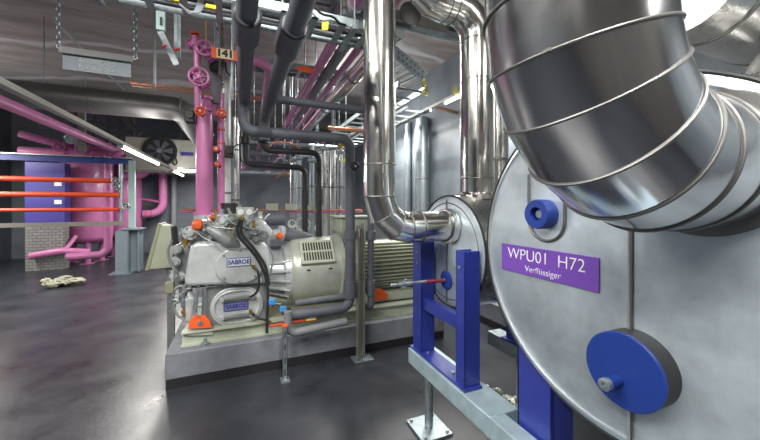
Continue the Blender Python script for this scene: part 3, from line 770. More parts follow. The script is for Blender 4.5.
# steel post with base plate and short strut
def strut(name, lab, x, y, z0, z1, w, m, dark=True):
    t = thing(name, lab, 'post', (x, y, 0))
    mb = MB().box((x-w/2, y, z0+.012), (x-w/2+.004, y+w, z1)).box((x+w/2-.004, y, z0+.012), (x+w/2, y+w, z1)).box((x-w/2, y+w-.004, z0+.012), (x+w/2, y+w, z1))
    mb.box((x-w/2, y, z0+.012), (x-w/2+.014, y+.003, z1)).box((x+w/2-.014, y, z0+.012), (x+w/2, y+.003, z1))
    build('channel', mb, m, t)
    build('base_plate', MB().box((x-.09, y-.05, 0), (x+.12, y+.10, .014)), galv, t, bevel=.002)
    build('bolt', MB().bolts([(x-.06,y-.02,.014),(x+.09,y-.02,.014),(x+.0,y-.03,.014)], (0,0,1), .012, .02), galv, t)
    return t
strut('steel_post', 'tall galvanised channel post standing by the grey uprights', 1.175, 3.26, 0, 1.42, .078, mat('zinc_post', (.50,.50,.45), .35, .7, var=.1))
t = thing('strut_stand', 'short slotted galvanised strut holding the red water line', 'post', (.385, 3.16, 0))
m = MB().box((.365, 3.16, .012), (.405, 3.163, .50)).box((.365, 3.16, .012), (.369, 3.2, .50)).box((.401, 3.16, .012), (.405, 3.2, .50))
build('channel', m, galv, t)
for z in (.40,.28,.16,.05): build('slot', MB().box((.380,3.1585,z),(.390,3.1600,z+.06)), black, t)
build('base_plate', MB().box((.345,3.12,0),(.425,3.22,.012)), galv, t)
build('end_cap', MB().box((.36,3.155,.50),(.41,3.205,.515)), orange, t)

# ------------------------------------------------------------------ behind the compressor : racks, lines, gauges
t = thing('tube_bundle', 'pair of copper lines with cable clamps running level above the compressor', 'pipe', W(280, 212, Y=4.6))
for k, dy in enumerate((0, 2.2)):
    build('copper_line', MB().cyl(W(180,209.5+dy,Y=4.6), W(362,210+dy,Y=4.6), .012, seg=10), copper if k == 0 else pink_d, t)
for px in (272, 291, 309): build('clamp', MB().cbox(W(px,207,Y=4.57), (.15,.03,.09)), cream, t, bevel=.004)
t = thing('header_vessel', 'dark grey horizontal header with pale ends behind the head castings', 'vessel', W(270, 220, Y=4.4))
build('barrel', MB().cyl(W(262,219,Y=4.4), W(284,218,Y=4.4), .09, seg=24), foam, t)
build('end_cap', MB().cyl(W(262,219,Y=4.4), W(258,219,Y=4.4), .098, seg=24), green, t)
t = thing('gas_pipe', 'fat black elbow pipe curving down behind the slotted motor cover', 'pipe', W(290, 236, Y=4.15))
build('pipe_run', MB().tube(spline([W(283,234,Y=4.0), W(295,236,Y=4.0), W(308,240,Y=4.05), W(316,250,Y=4.1)]), .075, 24), foam, t)
build('flange', MB().cyl(W(283,233.5,Y=3.99), W(279,233,Y=3.98), .09, seg=24), mach, t)
build('protective_cap', MB().lathe(W(280,236,Y=3.85), (0,-1,0), [(-.06,.03),(-.02,.04),(0,.038),(.02,.02)], 16), orange, t, label='orange cap')
t = thing('suction_pipe', 'silver-grey pipe linking the head castings to the black elbow', 'pipe', W(270,234,Y=3.9))
build('pipe_run', MB().cyl(W(262,236,Y=3.9), W(279,234,Y=3.95), .06, seg=20), mach, t)
for (px, py, r) in ((303,225,.09),(292,224,.05),(318,228,.045)):
    c = W(px, py, Y=4.3)
    lab = {303: 'large coiled white cable loop hanging behind the compressor', 292: 'small coiled cable loop left of the large loop', 318: 'small coiled cable loop right of the large loop'}[px]
    m = MB()
    for k in range(3): m.ring(c+V((.006*k,.01*k,.004*k)), (.1,-1,.1*k), r-.006*k, .007, 28, 6)
    single('cable_coil', m, mat('cable_white',(.5,.52,.52),.5), lab, 'cable')
# silver verticals behind centre
vert = [(312,4.9,.035,galv),(325,5.1,.06,sheet2),(333,5.2,.05,sheet2),(340,5.0,.045,steel),(299,5.6,.04,galv),(345,5.4,.05,galv),(293,5.8,.05,steel)]
wh = ['farthest left of the row','fourth from the left','fifth from the left','behind the grey elbow','second from the left','partly behind the grey upright','leftmost']
labs = ['thin galvanised upright pipe between the two slim black drops', 'bright steel upright just right of the right black drop', 'bright steel upright in the middle of the bright trio', 'polished upright nearest the grey foam upright', 'thin galvanised upright left of the left black drop', 'galvanised upright hidden mostly by the grey foam upright', 'polished thin upright at the right edge of the blank far wall']
for (px, Y, r, mm), lab in zip(vert, labs):
    a = W(px, 150, Y=Y); b = V((a.x, a.y, 1.0 if Y < 5 else .02))
    b.z = .02 if Y > 5.35 else .32
    pipe('upright_pipe', lab, [b, V((a.x, a.y, CAMH+.85))], r, mm, bands=[(V((a.x,a.y,1.9)),(0,0,1))])
wheel_valve('black handwheel valve beside the top of the grey foam upright', W(353, 167, Y=3.15), (0,-1,0), .035, blackm, black, .06, .02)
# silver round ducts on the right wall
pipe('wall_duct', 'slim pale blue-grey duct running up the right wall', [(3.9, 7.4, .0), (3.9, 7.4, 3.7)], .08, galv, cat='duct')
pipe('wall_duct', 'galvanised duct up the right wall behind the big polished upright', [(3.82, 6.56, .0), (3.82, 6.56, 3.6)], .15, galv, cat='duct', bands=[((3.82,6.56,2.2),(0,0,1))])

# ------------------------------------------------------------------ overhead runs to the back
def run(name, lab, px, py, Z, y0, y1, r, m, **k):
    """level run along the hall that passes through a photo point at height Z"""
    p = W(px, py, Z=Z)
    bands = [((p.x, y, Z), (0,1,0)) for y in k.pop('at', [])]
    return pipe(name, lab, [(p.x, y0, Z), (p.x, y1, Z)], r, m, bands=bands, **k)
zA = CAMH+1.6
t = run('overhead_pipe', 'thick pink overhead pipe with a white coupling, running to the back', 305, 91, zA, 2.75, 9.5, .05, pink)
pA = W(305, 91, Z=zA)
t = thing('pipe_coupling', 'white flanged coupling on the thick pink overhead pipe', 'coupling', (pA.x, 2.68, zA))
build('coupling_body', MB().cyl((pA.x, 2.50, zA), (pA.x, 2.75, zA), .04, seg=18), mach, t)
for yy in (2.72, 2.50): build('flange', MB().cyl((pA.x, yy, zA), (pA.x, yy+.03, zA), .07, seg=20), mach, t)
pipe('overhead_pipe', 'near end of the pink overhead pipe above the white coupling', [(pA.x, 1.9, zA), (pA.x, 2.50, zA)], .052, pink)
run('overhead_pipe', 'grey overhead pipe between the two pink ones', 315, 91, zA+.02, 1.2, 9.5, .055, foam_l)
run('overhead_pipe', 'slim pink overhead pipe right of the grey one', 326, 91, zA+.03, 2.3, 9.8, .038, pink)
run('overhead_pipe', 'silver jacketed overhead pipe nearest the polished upright', 341, 91, zA+.02, 2.8, 9.8, .095, steel, at=(2.5, 4, 5.5))
run('overhead_pipe', 'far pink overhead pipe low in the bundle above the blank wall', 277, 158, CAMH+1.05, 7.2, 11.5, .07, pink)

# transverse far pipes
def xrun(name, lab, px0, px1, py, Y, r, m, **k):
    a = W(px0, py, Y=Y); b = W(px1, py, Y=Y); b.z = a.z
    t = thing(name, lab, k.get('cat', 'pipe'), a)
    build('pipe_run', MB().cyl(a, b, r), m, t)
    for f in (.12, .88):
        q = a.lerp(b, f); build('hanger_rod', MB().cyl(q, V((q.x, q.y, ZC)), .006, seg=6), galv, t)
        build('hanger_ring', MB().ring(q, (1,0,0), r+.003, .005, 16, 6), galv, t)
    return t
xrun('cross_pipe', 'white galvanised cross pipe in front of the blank far wall', 232, 306, 172, 6.5, .05, galv)
xrun('cross_pipe', 'short pink cross pipe at the left end of the blank far wall', 226, 245, 168, 7.0, .10, pink_d)
xrun('cross_pipe', 'copper cross pipe high behind the grey elbow', 328, 366, 128, 5.0, .03, copper)
xrun('cross_pipe', 'dark foam cross pipe above the far bundle', 250, 350, 153, 7.5, .06, foam_l)
xrun('cross_pipe', 'long thin orange line under the ceiling behind the number tag', 130, 300, 82, 5.5, .015, copper)
xrun('cross_pipe', 'second thin orange line just under the first', 132, 300, 85.5, 5.45, .012, copper)
xrun('strut_rail', 'galvanised channel rail crossing behind the risers', 218, 345, 127, 5.15, .035, galv, cat='rail')
xrun('strut_rail', 'galvanised channel rail crossing further back under the pipe bundle', 240, 345, 141, 6.4, .04, galv, cat='rail')

for k, (pts, Y, mm, lab) in enumerate((([(268,148),(276,142),(292,144),(300,150),(300,160)],5.9,copper,'bent copper tube over the far bundle, left of the two slim drops'),
      ([(322,143),(330,139),(340,142),(348,150)],4.9,copper,'copper tube arching over the bright uprights'),
      ([(272,165),(280,158),(290,162),(299,158)],5.8,tape,'grey cable drooping over the blank far wall'),
      ([(305,150),(312,156),(320,150),(330,156)],5.1,tape,'grey cable sagging between the slim black drops'),
      ([(276,178),(284,173),(292,176)],6.0,copper,'short copper bend on the blank far wall'))):
    P = spline([W(a, b, Y=Y) for a, b in pts]); t = thing('service_tube', lab, 'tube', P[0])
    build('tube_run', MB().tube(P, .018, 10), mm, t); build('hanger_rod', MB().cyl(P[len(P)//2], V((P[len(P)//2].x, Y, ZC)), .006, seg=6), galv, t)
# trapeze hangers and junction clutter in the bundle
for i, (px, Y, lab) in enumerate(((318, 6.8, 'nearer threaded-rod trapeze hanger in the far pipe bundle'), (290, 8.4, 'farther threaded-rod trapeze hanger over the blank wall'))):
    a = W(px-28, 150, Y=Y); b = W(px+28, 150, Y=Y); z = a.z
    t = thing('trapeze_hanger', lab, 'hanger', (a.x, a.y, z))
    build('cross_channel', MB().bar(a, V((b.x, b.y, z)), .05, .05), galv, t)
    for q in (a, b): build('rod', MB().cyl((q.x, q.y, z), (q.x, q.y, ZC), .008, seg=6), galv, t)
for i, (px, py, Y, mm, lab) in enumerate(((312,160,4.85,valveblue,'tiny blue solenoid in the pipe cluster'),(325,148,5.02,bluecap,'dark blue actuator on the bright uprights'),(340,152,4.94,brass,'brass fitting beside the bright uprights'),(299,158,5.55,blackm,'black round gauge in the far pipe cluster'),(345,166,5.34,yellow,'yellow-headed fitting behind the grey foam upright'),(293,160,5.74,blackm,'dark valve body over the blank wall'))):
    c = W(px, py, Y=Y)
    t = thing('pipe_fitting', lab, 'fitting', c)
    build('fitting_body', MB().cyl(c+V((-.06,0,0)), c+V((.06,0,0)), .035, seg=14).cyl(c, c+V((0,0,.08)), .02, seg=10), galv, t)
    build('fitting_head', MB().cbox(c+V((0,-.01,.09)), (.07,.06,.06)), mm, t, bevel=.008)

# ------------------------------------------------------------------ cable trays overhead
def tray_x(lab, x0, x1, Y, Z, w=.3, h=.06, rung=.2, cables=5):
    t = thing('cable_tray', lab, 'cable tray', ((x0+x1)/2, Y, Z))
    build('side_rail', MB().box((x0, Y, Z), (x1, Y+.006, Z+h)), galv, t); build('side_rail', MB().box((x0, Y+w, Z), (x1, Y+w+.006, Z+h)), galv, t)
    x = x0+.05
    while x < x1: build('rung', MB().box((x, Y, Z), (x+.045, Y+w, Z+.012)), galv, t); x += rung
    for k in range(cables):
        y = Y+.04+k*(w-.08)/max(1, cables-1)
        build('cable', MB().tube(spline([(x0+(x1-x0)*q/6, y+random.uniform(-.012,.012), Z+.025+random.uniform(0,.01)) for q in range(7)], 4), .012, 8), random.choice([tape, black, tape, foam]), t)
    for xx in (x0+.4, x1-.4):
        build('hanger_rod', MB().cyl((xx, Y-.02, Z-.02), (xx, Y-.02, ZC), .006, seg=6).cyl((xx, Y+w+.02, Z-.02), (xx, Y+w+.02, ZC), .006, seg=6).box((xx-.02, Y-.04, Z-.03), (xx+.02, Y+w+.04, Z-.002)), galv, t)
    return t
tray_x('nearer galvanised cable tray crossing above the two grey pipes', -1.2, 1.15, 2.25, CAMH+1.26)
tray_x('second galvanised cable tray crossing just behind the nearer one', -.9, 1.2, 2.75, CAMH+1.75, w=.35)
tray_x('farther galvanised cable tray crossing high over the compressor', .1, 1.6, 4.6, CAMH+1.85, w=.35)
# cable bunch looping from the tray on the left
t = thing('cable_loop', 'thick drooping bundle of pale cables below the tray left of the grey pipes', 'cable', W(190, 8, Y=2.3))
for k in range(9):
    o = k*.7
    build('cable', MB().tube(spline([W(172+o*.4, -4+o*.6, Y=2.35), W(178+o, 3+o*.8, Y=2.33), W(187+o*.3, 10+o*.6, Y=2.3), W(196-o*.3, 13-o*.3, Y=2.3), W(202-o, 9-o*.3, Y=2.32), W(203-o*.6, 1-o, Y=2.34), W(200-o, -8, Y=2.36)]), .0055, 8), tape, t)
build('tie', MB().cbox(W(211,7.5,Y=2.25), (.055,.03,.022)), yellow, t)
build('tie', MB().cbox(W(175,0,Y=2.25), (.04,.03,.02)), yellow, t)
t = thing('black_cable', 'black cable sagging from the tray right of the second grey pipe', 'cable', W(320, 10, Y=2.2))
build('cable_run', MB().tube(spline([W(308,-6,Y=2.2), W(314,6,Y=2.2), W(322,14,Y=2.2), W(333,17,Y=2.22), W(340,24,Y=2.25)]), .008, 8), black, t)
for i, (a, b) in enumerate(((326, 25), (312, 3))):
    t = thing('cable_tag', 'yellow tag on the black cable, %s' % ('lower one under the tray' if i == 0 else 'upper one beside the second grey pipe'), 'tag', W(a, b, Y=2.15))
    build('tag_plate', MB().prism([W(a-4,b-3,Y=2.15), W(a+3,b-4,Y=2.15), W(a+2,b+5,Y=2.15), W(a-4,b+5,Y=2.15)], (0,.01,0)), yellow, t, bevel=.002)
# arrow tag
c = W(309, 70, Y=4.0)
single('arrow_marker', MB().prism([c+V((-.16,0,.0)), c+V((-.1,0,.035)), c+V((-.02,0,.04)), c+V((.12,0,.012)), c+V((.12,0,-.02)), c+V((-.02,0,-.035)), c+V((-.1,0,-.03))], (0,.01,0)), orange, 'orange arrow marker pointing left under the ceiling', 'marker')

# light-green strut bracket at upper left of valves
t = thing('strut_bracket', 'pale slotted strut hanging from the ceiling with a diagonal arm', 'bracket', W(160, 0, Y=2.9))
a, b = W(161, -30, Y=2.9), W(161, 31, Y=2.9); a.z = ZC
build('upright_channel', MB().bar(a, b, .055, .045), mintpost, t)
for py in (5, 21): build('slot', MB().cbox(W(161, py, Y=2.872), (.014,.004,.06)), black, t)
build('diagonal_arm', MB().bar(W(161,33,Y=2.9), W(177,66,Y=2.9), .05, .04), galv, t)
build('second_upright', MB().bar(W(175,-85,Y=3.0), W(176,64,Y=3.0), .022, .02).bar(W(179,-85,Y=3.02), W(179,58,Y=3.02), .022, .02), galv, t)
build('red_screw', MB().cyl(W(163,47,Y=2.85), W(166,45,Y=2.85), .012, seg=8).cyl(W(174,50,Y=2.85), W(180,49,Y=2.85), .01, seg=8), red, t)

# chains
def chain(name, lab, a, b, L=.045, r=.006, m=galv):
    a, b = V(a), V(b); n = int((b-a).length/(L*.8)); d = (b-a).normalized(); mb = MB()
    s1 = d.orthogonal().normalized(); s2 = d.cross(s1)
    for k in range(n):
        c = a + d*(k+.5)*L*.8; s = s1 if k % 2 else s2; pts = []
        for q in range(10):
            an = 2*PI*q/10; pts.append(c + d*math.cos(an)*L*.5 + s*math.sin(an)*L*.28)
        mb.tube(pts, r, 5, closed=True)
    return single(name, mb, m, lab, 'chain', loc=a)
chain('hoist_chain', 'pale chain slanting down to the 141 tag', W(210, -20, Y=3.4), W(219, 50, Y=3.5))
chain('hoist_chain', 'dark chain hanging straight beside the 141 tag', W(221, -40, Y=3.72), W(223, 88, Y=3.72), m=mat('dark_chain_steel', (.12,.11,.10), .5, .6))
pipe('hanger_rod', 'thin galvanised rod hanging between the valve tree and leftmost grey pipe', [W(232,-40,Y=3.4), W(232,100,Y=3.6)], .012, galv, cat='rod')
pipe('hanger_rod', 'thin brass-coloured rod hanging to the pink header', [W(206,6,Y=3.6), W(206,47,Y=3.7)], .006, brass, cat='rod')

# hanging sign
def hsign():
    Y = 4.4
    a, b = W(62.5, 50, Y=Y), W(131, 60, Y=Y)
    zt = a.z; zb = W(63, 69, Y=Y).z
    t = thing('hanging_sign', 'grey metal ammonia warning sign hung on two chains', 'sign', ((a.x+b.x)/2, Y, zb))
    p = build('sign_panel', MB().box((a.x, Y, zb), (b.x, Y+.008, zt)), signm, t)
    build('hood', MB().prism([(a.x-.02, Y-.04, zt-.035), (a.x-.02, Y+.01, zt+.045), (a.x-.02, Y+.02, zt+.035), (a.x-.02, Y-.03, zt-.04)], (b.x-a.x+.04, 0, 0)), mat('sign_hood_metal', (.62,.63,.62), .35, .4), t)
    cx = (a.x+b.x)/2
    letters('lettering', 'Ammoniakanlage', .075, (cx, Y-.002, zb+(zt-zb)*.58), (1,0,0), (0,0,1), mat('pale_sign_lettering',(.52,.57,.60),.5), p, sx=.62)
    letters('lettering', 'Rauchen verboten', .075, (cx, Y-.002, zb+(zt-zb)*.26), (1,0,0), (0,0,1), MATS['pale_sign_lettering'], p, sx=.56)
    for x, dx in ((a.x-.03, -.01), (b.x+.04, 0)):
        build('eye_bolt', MB().ring((x, Y, zt+.03), (0,1,0), .018, .005, 12, 6).cyl((x, Y, zt), (a.x if dx else b.x, Y, zt+.01), .005, seg=6), galv, t)
    return a, b, zt, Y
sa, sb, szt, sY = hsign()
chain('sign_chain', 'left chain carrying the hanging metal sign', (sa.x-.03, sY, szt+.05), (sa.x-.03, sY, ZC), L=.06, r=.007)
chain('sign_chain', 'right chain carrying the hanging metal sign', (sb.x+.04, sY, szt+.05), (sb.x+.04, sY, ZC), L=.06, r=.007)
pipe('brace_wire', 'thin slanting brace rod passing behind the hanging sign', [W(55,22,Y=5.0), W(124,90,Y=5.2)], .012, galv, cat='rod')

# big silver duct upper left with bend
Yd = 7.0
a = W(20, 90, Y=Yd); b = W(182, 108, Y=Yd)
a.z = b.z = CAMH + (203-103)/FPX*6.1 - .13
t = pipe('round_duct', 'large dull silver round duct under the ceiling at upper left', [V((a.x-.8, Yd, a.z)), b, V((b.x+.35, Yd+.2, b.z-.5))], .21, mat('dull_duct_sheet', (.22,.215,.215), .42, .75, var=.15, vscale=3), R=.3, cat='duct', bands=[((a.x+.9,Yd,a.z),(1,0,0)), ((a.x+2.2,Yd,a.z),(1,0,0))])
hang(t, [(-4.6, Yd, a.z+.2), (-2.9, Yd, a.z+.2)])

# ------------------------------------------------------------------ lights
def batten(lab, x, y0, y1, z, tubes, energy, group='fluorescent battens', axis='y', vis=True, w=.07):
    t = thing('light_batten', lab, 'light', (x, (y0+y1)/2, z))
    ln = y1-y0
    build('housing', MB().box((x-w/2, y0, z), (x+w/2, y1, z+.05)), lightbody, t, bevel=.004)
    for a, b in tubes:
        d = build('diffuser', MB().tube([(x, a, z-.022), (x, b, z-.022)], .026, 14), glow, t)
        for q in (a, b): build('end_cap', MB().box((x-.035, q-.012, z-.05), (x+.035, q+.012, z)), lightbody, t)
    for yy in (y0+.4, y1-.4): build('hanger_rod', MB().cyl((x, yy, z+.05), (x, yy, ZC), .005, seg=6), galv, t)
    for i, (a, b) in enumerate(tubes):
        l = bpy.data.lights.new('lamp', 'AREA'); l.shape = 'RECTANGLE'; l.size = .09; l.size_y = b-a; l.energy = energy; l.color = (1., .965, .90)
        lo = bpy.data.objects.new('tube_lamp', l); COL.objects.link(lo); lo.parent = t; lo.location = V((x, (a+b)/2, z-.055)) - V(t.location)
        l2 = bpy.data.lights.new('ceiling_fill', 'AREA'); l2.shape = 'RECTANGLE'; l2.size = .07; l2.size_y = b-a; l2.energy = energy*.17; l2.color = (1., .965, .92)  # extra upward lamp added on each batten to lift the ceiling
        lo = bpy.data.objects.new('ceiling_fill_lamp', l2); COL.objects.link(lo); lo.parent = t; lo.location = V((x, (a+b)/2, z+.055)) - V(t.location); lo.rotation_euler = (PI, 0, 0)
    return t
batten('long light batten on the left running toward the far cooler', -1.60, 2.6, 11.65, CAMH+.85, [(5.9, 8.3), (9.9, 11.6)], 70)
batten('light batten along the right wall below the cable ladder', 3.4, 3.3, 8.2, CAMH+1.82, [(3.5, 5.0), (6.6, 8.0)], 90)
batten('added unseen light batten over the aisle behind the camera', -1.4, -1.6, .9, 3.45, [(-1.5, .8)], 110)  # added fill lamp out of view, key light for the compressor
batten('added unseen light batten overhead between the camera and the tanks', .45, -1.4, 1.1, 3.7, [(-1.3, 1.0)], 110)  # lamp put in above the frame to light the compressor
batten('added unseen light batten high over the left aisle near the hanging sign', -3.2, -.4, 2.6, 4.0, [(-.3, 2.5)], 85)  # invented lamp kept out of view, fills the left aisle
batten('added unseen light batten high in front of the compressor', -2.0, .2, 2.2, 4.1, [(.3, 2.1)], 85)  # added lamp above the frame, shines on the compressor
batten('added light batten above the rear pipe bundle', 1.9, 5.4, 8.6, 4.3, [(5.5, 8.5)], 120)  # extra lamp put in, no fitting known here
batten('added unseen light batten on the far left beyond the cabinet', -5.4, 7.2, 10.0, 3.0, [(7.3, 9.9)], 190)  # added out of view because the pink vessels need light
batten('added unseen light batten behind the camera by the right wall', 2.6, -2.6, -.4, 3.6, [(-2.5, -.5)], 100)  # unseen lamp added to brighten the large tank
# short far fitting under the cooler
t = thing('light_batten', 'short cross-wise light fitting beneath the far air cooler', 'light', W(188,171,Y=10.6))
a, b = W(178,170,Y=10.6), W(198,171,Y=10.6)
build('housing', MB().box((a.x, 10.56, a.z+.02), (b.x, 10.64, a.z+.07)), lightbody, t)
build('diffuser', MB().cyl((a.x, 10.6, a.z), (b.x, 10.6, a.z), .035), glow, t)

# ------------------------------------------------------------------ air cooler
def cooler():
    Y = 11.75
    a, b = W(125, 136, Y=Y), W(198, 172, Y=Y)
    t = thing('air_cooler', 'cream ceiling-hung air cooler with a black axial fan', 'cooler', ((a.x+b.x)/2, Y+.4, b.z))
    build('casing', MB().box((a.x, Y, b.z), (b.x, Y+.8, a.z)), creamp, t, bevel=.02)
    c = W(160, 151, Y=Y); r = .43
    sh = build('fan_shroud', MB().lathe(c+V((0,.02,0)), (0,-1,0), [(0, r+.03), (.08, r+.01), (.08, r-.02), (.03, r-.03), (.02, .02)], 48), blackm, t)
    m = MB()
    for k in range(7):
        q = 2*PI*k/7; d = V((math.cos(q), 0, math.sin(q))); e = V((-math.sin(q), 0, math.cos(q)))
        m.prism([c+V((0,-.03,0))+d*.08-e*.03, c+V((0,-.03,0))+d*.33-e*.06, c+V((0,-.05,0))+d*.33+e*.1, c+V((0,-.05,0))+d*.08+e*.04], (0,.008,0))
    build('fan_blade', m, foam, sh)
    m = MB()
    for k in range(6): m.ring(c+V((0,-.075,0)), (0,1,0), .07+.06*k, .004, 32, 5)
    build('guard', m, blackm, sh)
    build('hub', MB().cyl(c+V((0,-.03,0)), c+V((0,-.085,0)), .07), foam_l, sh)
    n = W(187, 154, Y=Y)
    build('maker_plate', MB().cbox(n+V((0,-.005,0)), (.36,.01,.11)), bluecab, t)
    build('drip_tray', MB().box((a.x-.05, Y-.05, b.z-.06), (b.x+.05, Y+.85, b.z)), sheet2, t, bevel=.01)
    build('cable', MB().tube(spline([W(172,160,Y=Y-.05), W(174,165,Y=Y-.05), W(177,163,Y=Y-.05), W(175,156,Y=Y-.05)]), .02, 8), black, t)
    for x in (a.x+.2, b.x-.2): build('hanger_rod', MB().cyl((x, Y+.1, a.z), (x, Y+.1, ZC), .012, seg=6), galv, t)
cooler()

# ------------------------------------------------------------------ left area: pink vessels
def vessel(lab, px, d, r, zt=2.95):
    c = W(px, 263, t=d); x, y = c.x, c.y
    t = thing('pressure_vessel', lab, 'tank', (x, y, 0))
    zb = .68
    pr = [(zb-.17, .05), (zb-.15, r*.45), (zb-.10, r*.75), (zb-.03, r*.94), (zb+.05, r), (zt-.05, r), (zt+.03, r*.94), (zt+.10, r*.75), (zt+.15, r*.45), (zt+.17, .05)]
    build('shell', MB().lathe((x, y, 0), (0,0,1), pr, 56), pink, t)
    for k in range(3):
        q = k*2*PI/3 - PI/2 + .3
        lx, ly = x+math.cos(q)*r*.62, y+math.sin(q)*r*.62
        lg = build('leg', MB().cyl((lx, ly, .01), (lx, ly, zb), .07, seg=18), pink, t)
        build('foot_plate', MB().box((lx-.13, ly-.13, 0), (lx+.13, ly+.13, .02)), pink, lg)
    return t, V((x, y, 0)), r
_, c1, _ = vessel('nearer pink pressure vessel on legs behind the red pipes', 88, 9.2, .56)
_, c2, _ = vessel('farther pink pressure vessel half behind the steel pillar', 124, 10.3, .46)
pipe('pink_pipe', 'pink pipe falling in front of the vessels and turning left along the floor', [W(108,150,Y=10.1), W(108,254,Y=10.1), W(66,257,Y=9.9)], .085, pink, R=.2)
pipe('pink_pipe', 'slanting pink branch near the floor at far left', [W(64,252,Y=10.6), W(76,236,Y=10.9)], .05, pink)
pipe('pink_pipe', 'low pink floor pipe behind the turned one at far left', [W(30,256,Y=10.5), W(62,251,Y=10.5), W(90,252,Y=10.6)], .08, pink, R=.2)
pipe('pink_pipe', 'pink pipe on the far wall turning left at its foot', [W(163,150,Y=12.6), W(163,213,Y=12.6), W(143,214,Y=12.6)], .12, pink, R=.35, bands=[(W(152,213.5,Y=12.6),(1,0,0)), (W(147,213.7,Y=12.6),(1,0,0))], bandm=red)
pipe('pink_pipe', 'pink elbow between the vessels and far wall pipe', [W(120,176,Y=12.0), W(146,174,Y=12.0), W(149,160,Y=12.0)], .13, pink, R=.3)
pipe('pink_pipe', 'thin pink pipe with an orange joint on the far wall', [W(130,197,Y=12.6), W(160,202,Y=12.6)], .04, pink_d, bands=[(W(149,200,Y=12.6),(1,0,0))], bandm=red)
pipe('upright_pipe', 'grey upright beside the pink far wall pipe', [W(174,150,Y=12.8), W(174,240,Y=12.8)], .09, foam_l)
pipe('pink_pipe', 'pink pipe parallel to the left light batten', [(-2.75, 3.2, CAMH+1.27), (-2.75, 10.2, CAMH+1.27)], .075, pink)
pipe('pink_pipe', 'lower pink pipe over the blue beam at far left', [W(20,134,Y=9.9), W(66,146,Y=9.9), W(110,152,Y=9.9)], .08, pink_d, R=.2)
pipe('pink_pipe', 'pink header resting just above the blue beam', [W(20,151,Y=10.2), W(120,156,Y=10.2)], .11, pink)
# valves in that rack
for i, (px, py) in enumerate(((62,148),(74,140),(84,150),(112,150))):
    wheel_valve(['pink valve at the far left above the blue beam', 'pale valve second from left above the blue beam', 'pink valve third from left above the blue beam', 'violet-pink valve at the right end above the blue beam'][i], W(px, py, Y=9.7), (0,-1,0), .10, mach if i == 1 else pink_d, mach if i == 1 else pink_d, .15, .09)

# steel portal with blue beam, rail, red pipes
t = thing('steel_pillar', 'blue-grey steel pillar stub with pale mint post in front of the vessels', 'pillar', (-2.42, 9.6, 0))
px_, py_ = -2.42, 9.6
build('web', MB().box((px_-.16, py_-.015, .02), (px_+.20, py_+.015, 1.02)), steelgrey, t)
build('flange', MB().box((px_-.22, py_-.24, .02), (px_+.0, py_-.22, 1.0)), steelgrey, t)
build('flange', MB().box((px_+.0, py_-.22, .02), (px_+.02, py_+.1, 1.02)), steelgrey, t)
build('flange', MB().box((px_+.18, py_-.14, .02), (px_+.22, py_+.2, 1.02)), steelgrey, t)
build('cap_plate', MB().box((px_-.16, py_-.24, 1.02), (px_+.27, py_+.2, 1.05)), steelgrey, t)
build('base_plate', MB().box((px_-.34, py_-.30, 0), (px_+.10, py_+.2, .02)), galv, t)
build('upper_post', MB().box((px_-.02, py_-.05, 1.06), (px_+.10, py_+.06, 2.66)), mintpost, t)
t = thing('steel_beam', 'dark blue horizontal beam across the top of the left rack', 'beam', (-4.2, 9.6, 2.6))
build('beam_web', MB().box((-6.1, 9.56, 2.57), (-2.36, 9.64, 2.70)), mat('navy_beam_paint', (.03,.05,.24), .4), t)
build('top_flange', MB().box((-6.1, 9.5, 2.70), (-2.36, 9.7, 2.72)), sheet2, t)
single('guard_rail', MB().box((-6.1, 9.3, 1.14), (-2.46, 9.34, 1.23)), mat('olive_rail', (.20,.19,.17), .5), 'grey-brown flat rail crossing in front of the vessels', 'rail')
for i, (py, lab) in enumerate(((181, 'top red pipe crossing in front of the vessels'), (195, 'middle red pipe crossing in front of the vessels'), (209.5, 'bottom red pipe crossing in front of the vessels'))):
    b = W(119, py, Y=9.35)
    pipe('red_pipe', lab, [V((-6.1, 9.35, b.z)), V((b.x, 9.35, b.z))], .055 if i < 2 else .04, red)
pipe('upright_pipe', 'slim galvanised upright at the ends of the red pipes', [W(121,222,Y=9.4), W(121,164,Y=9.4)], .04, galv)
for i, py in enumerate((181, 187, 206)):
    p = W(117 if i < 2 else 127, py, Y=9.25)
    wheel_valve('dark valve on the %s of the rack beside the pillar' % ['top red pipe', 'thin branch', 'lower branch'][i], p, (0,-1,0), .07, blackm, galv, .1, .04)
t = thing('switch_cabinet', 'violet-blue switch cabinet at the far left', 'cabinet', (-4.9, 10.6, 1.15))
a, b = W(30, 226, Y=10.6), W(65, 163, Y=10.6)
build('cabinet_body', MB().box((a.x-.1, 10.6, a.z), (b.x, 10.9, b.z)), bluecab, t, bevel=.01)
for py in (184, 202):
    q = W(58, py, Y=10.59); build('door_label', MB().cbox(q, (.14,.008,.10)), white, t)
t = thing('brick_pier', 'pale brick pier below the violet-blue cabinet', 'pier', (-4.9, 10.8, 0))
brickm = mat('pale_brick', (.40,.40,.38), .8)
nt = brickm.node_tree; bt = nt.nodes.new('ShaderNodeTexBrick'); bt.inputs['Scale'].default_value = 3.5
bt.inputs['Color1'].default_value = (.22,.22,.215,1); bt.inputs['Color2'].default_value = (.28,.27,.26,1); bt.inputs['Mortar'].default_value = (.09,.09,.09,1)
tc = nt.nodes.new('ShaderNodeTexCoord'); mp = nt.nodes.new('ShaderNodeMapping'); mp.inputs['Rotation'].default_value = (PI/2, 0, 0)
nt.links.new(tc.outputs['Object'], mp.inputs['Vector']); nt.links.new(mp.outputs['Vector'], bt.inputs['Vector']); nt.links.new(bt.outputs['Color'], nt.nodes['Principled BSDF'].inputs['Base Color'])
build('brickwork', MB().box((a.x-.1, 10.63, 0), (b.x-.03, 10.9, a.z)), brickm, t)
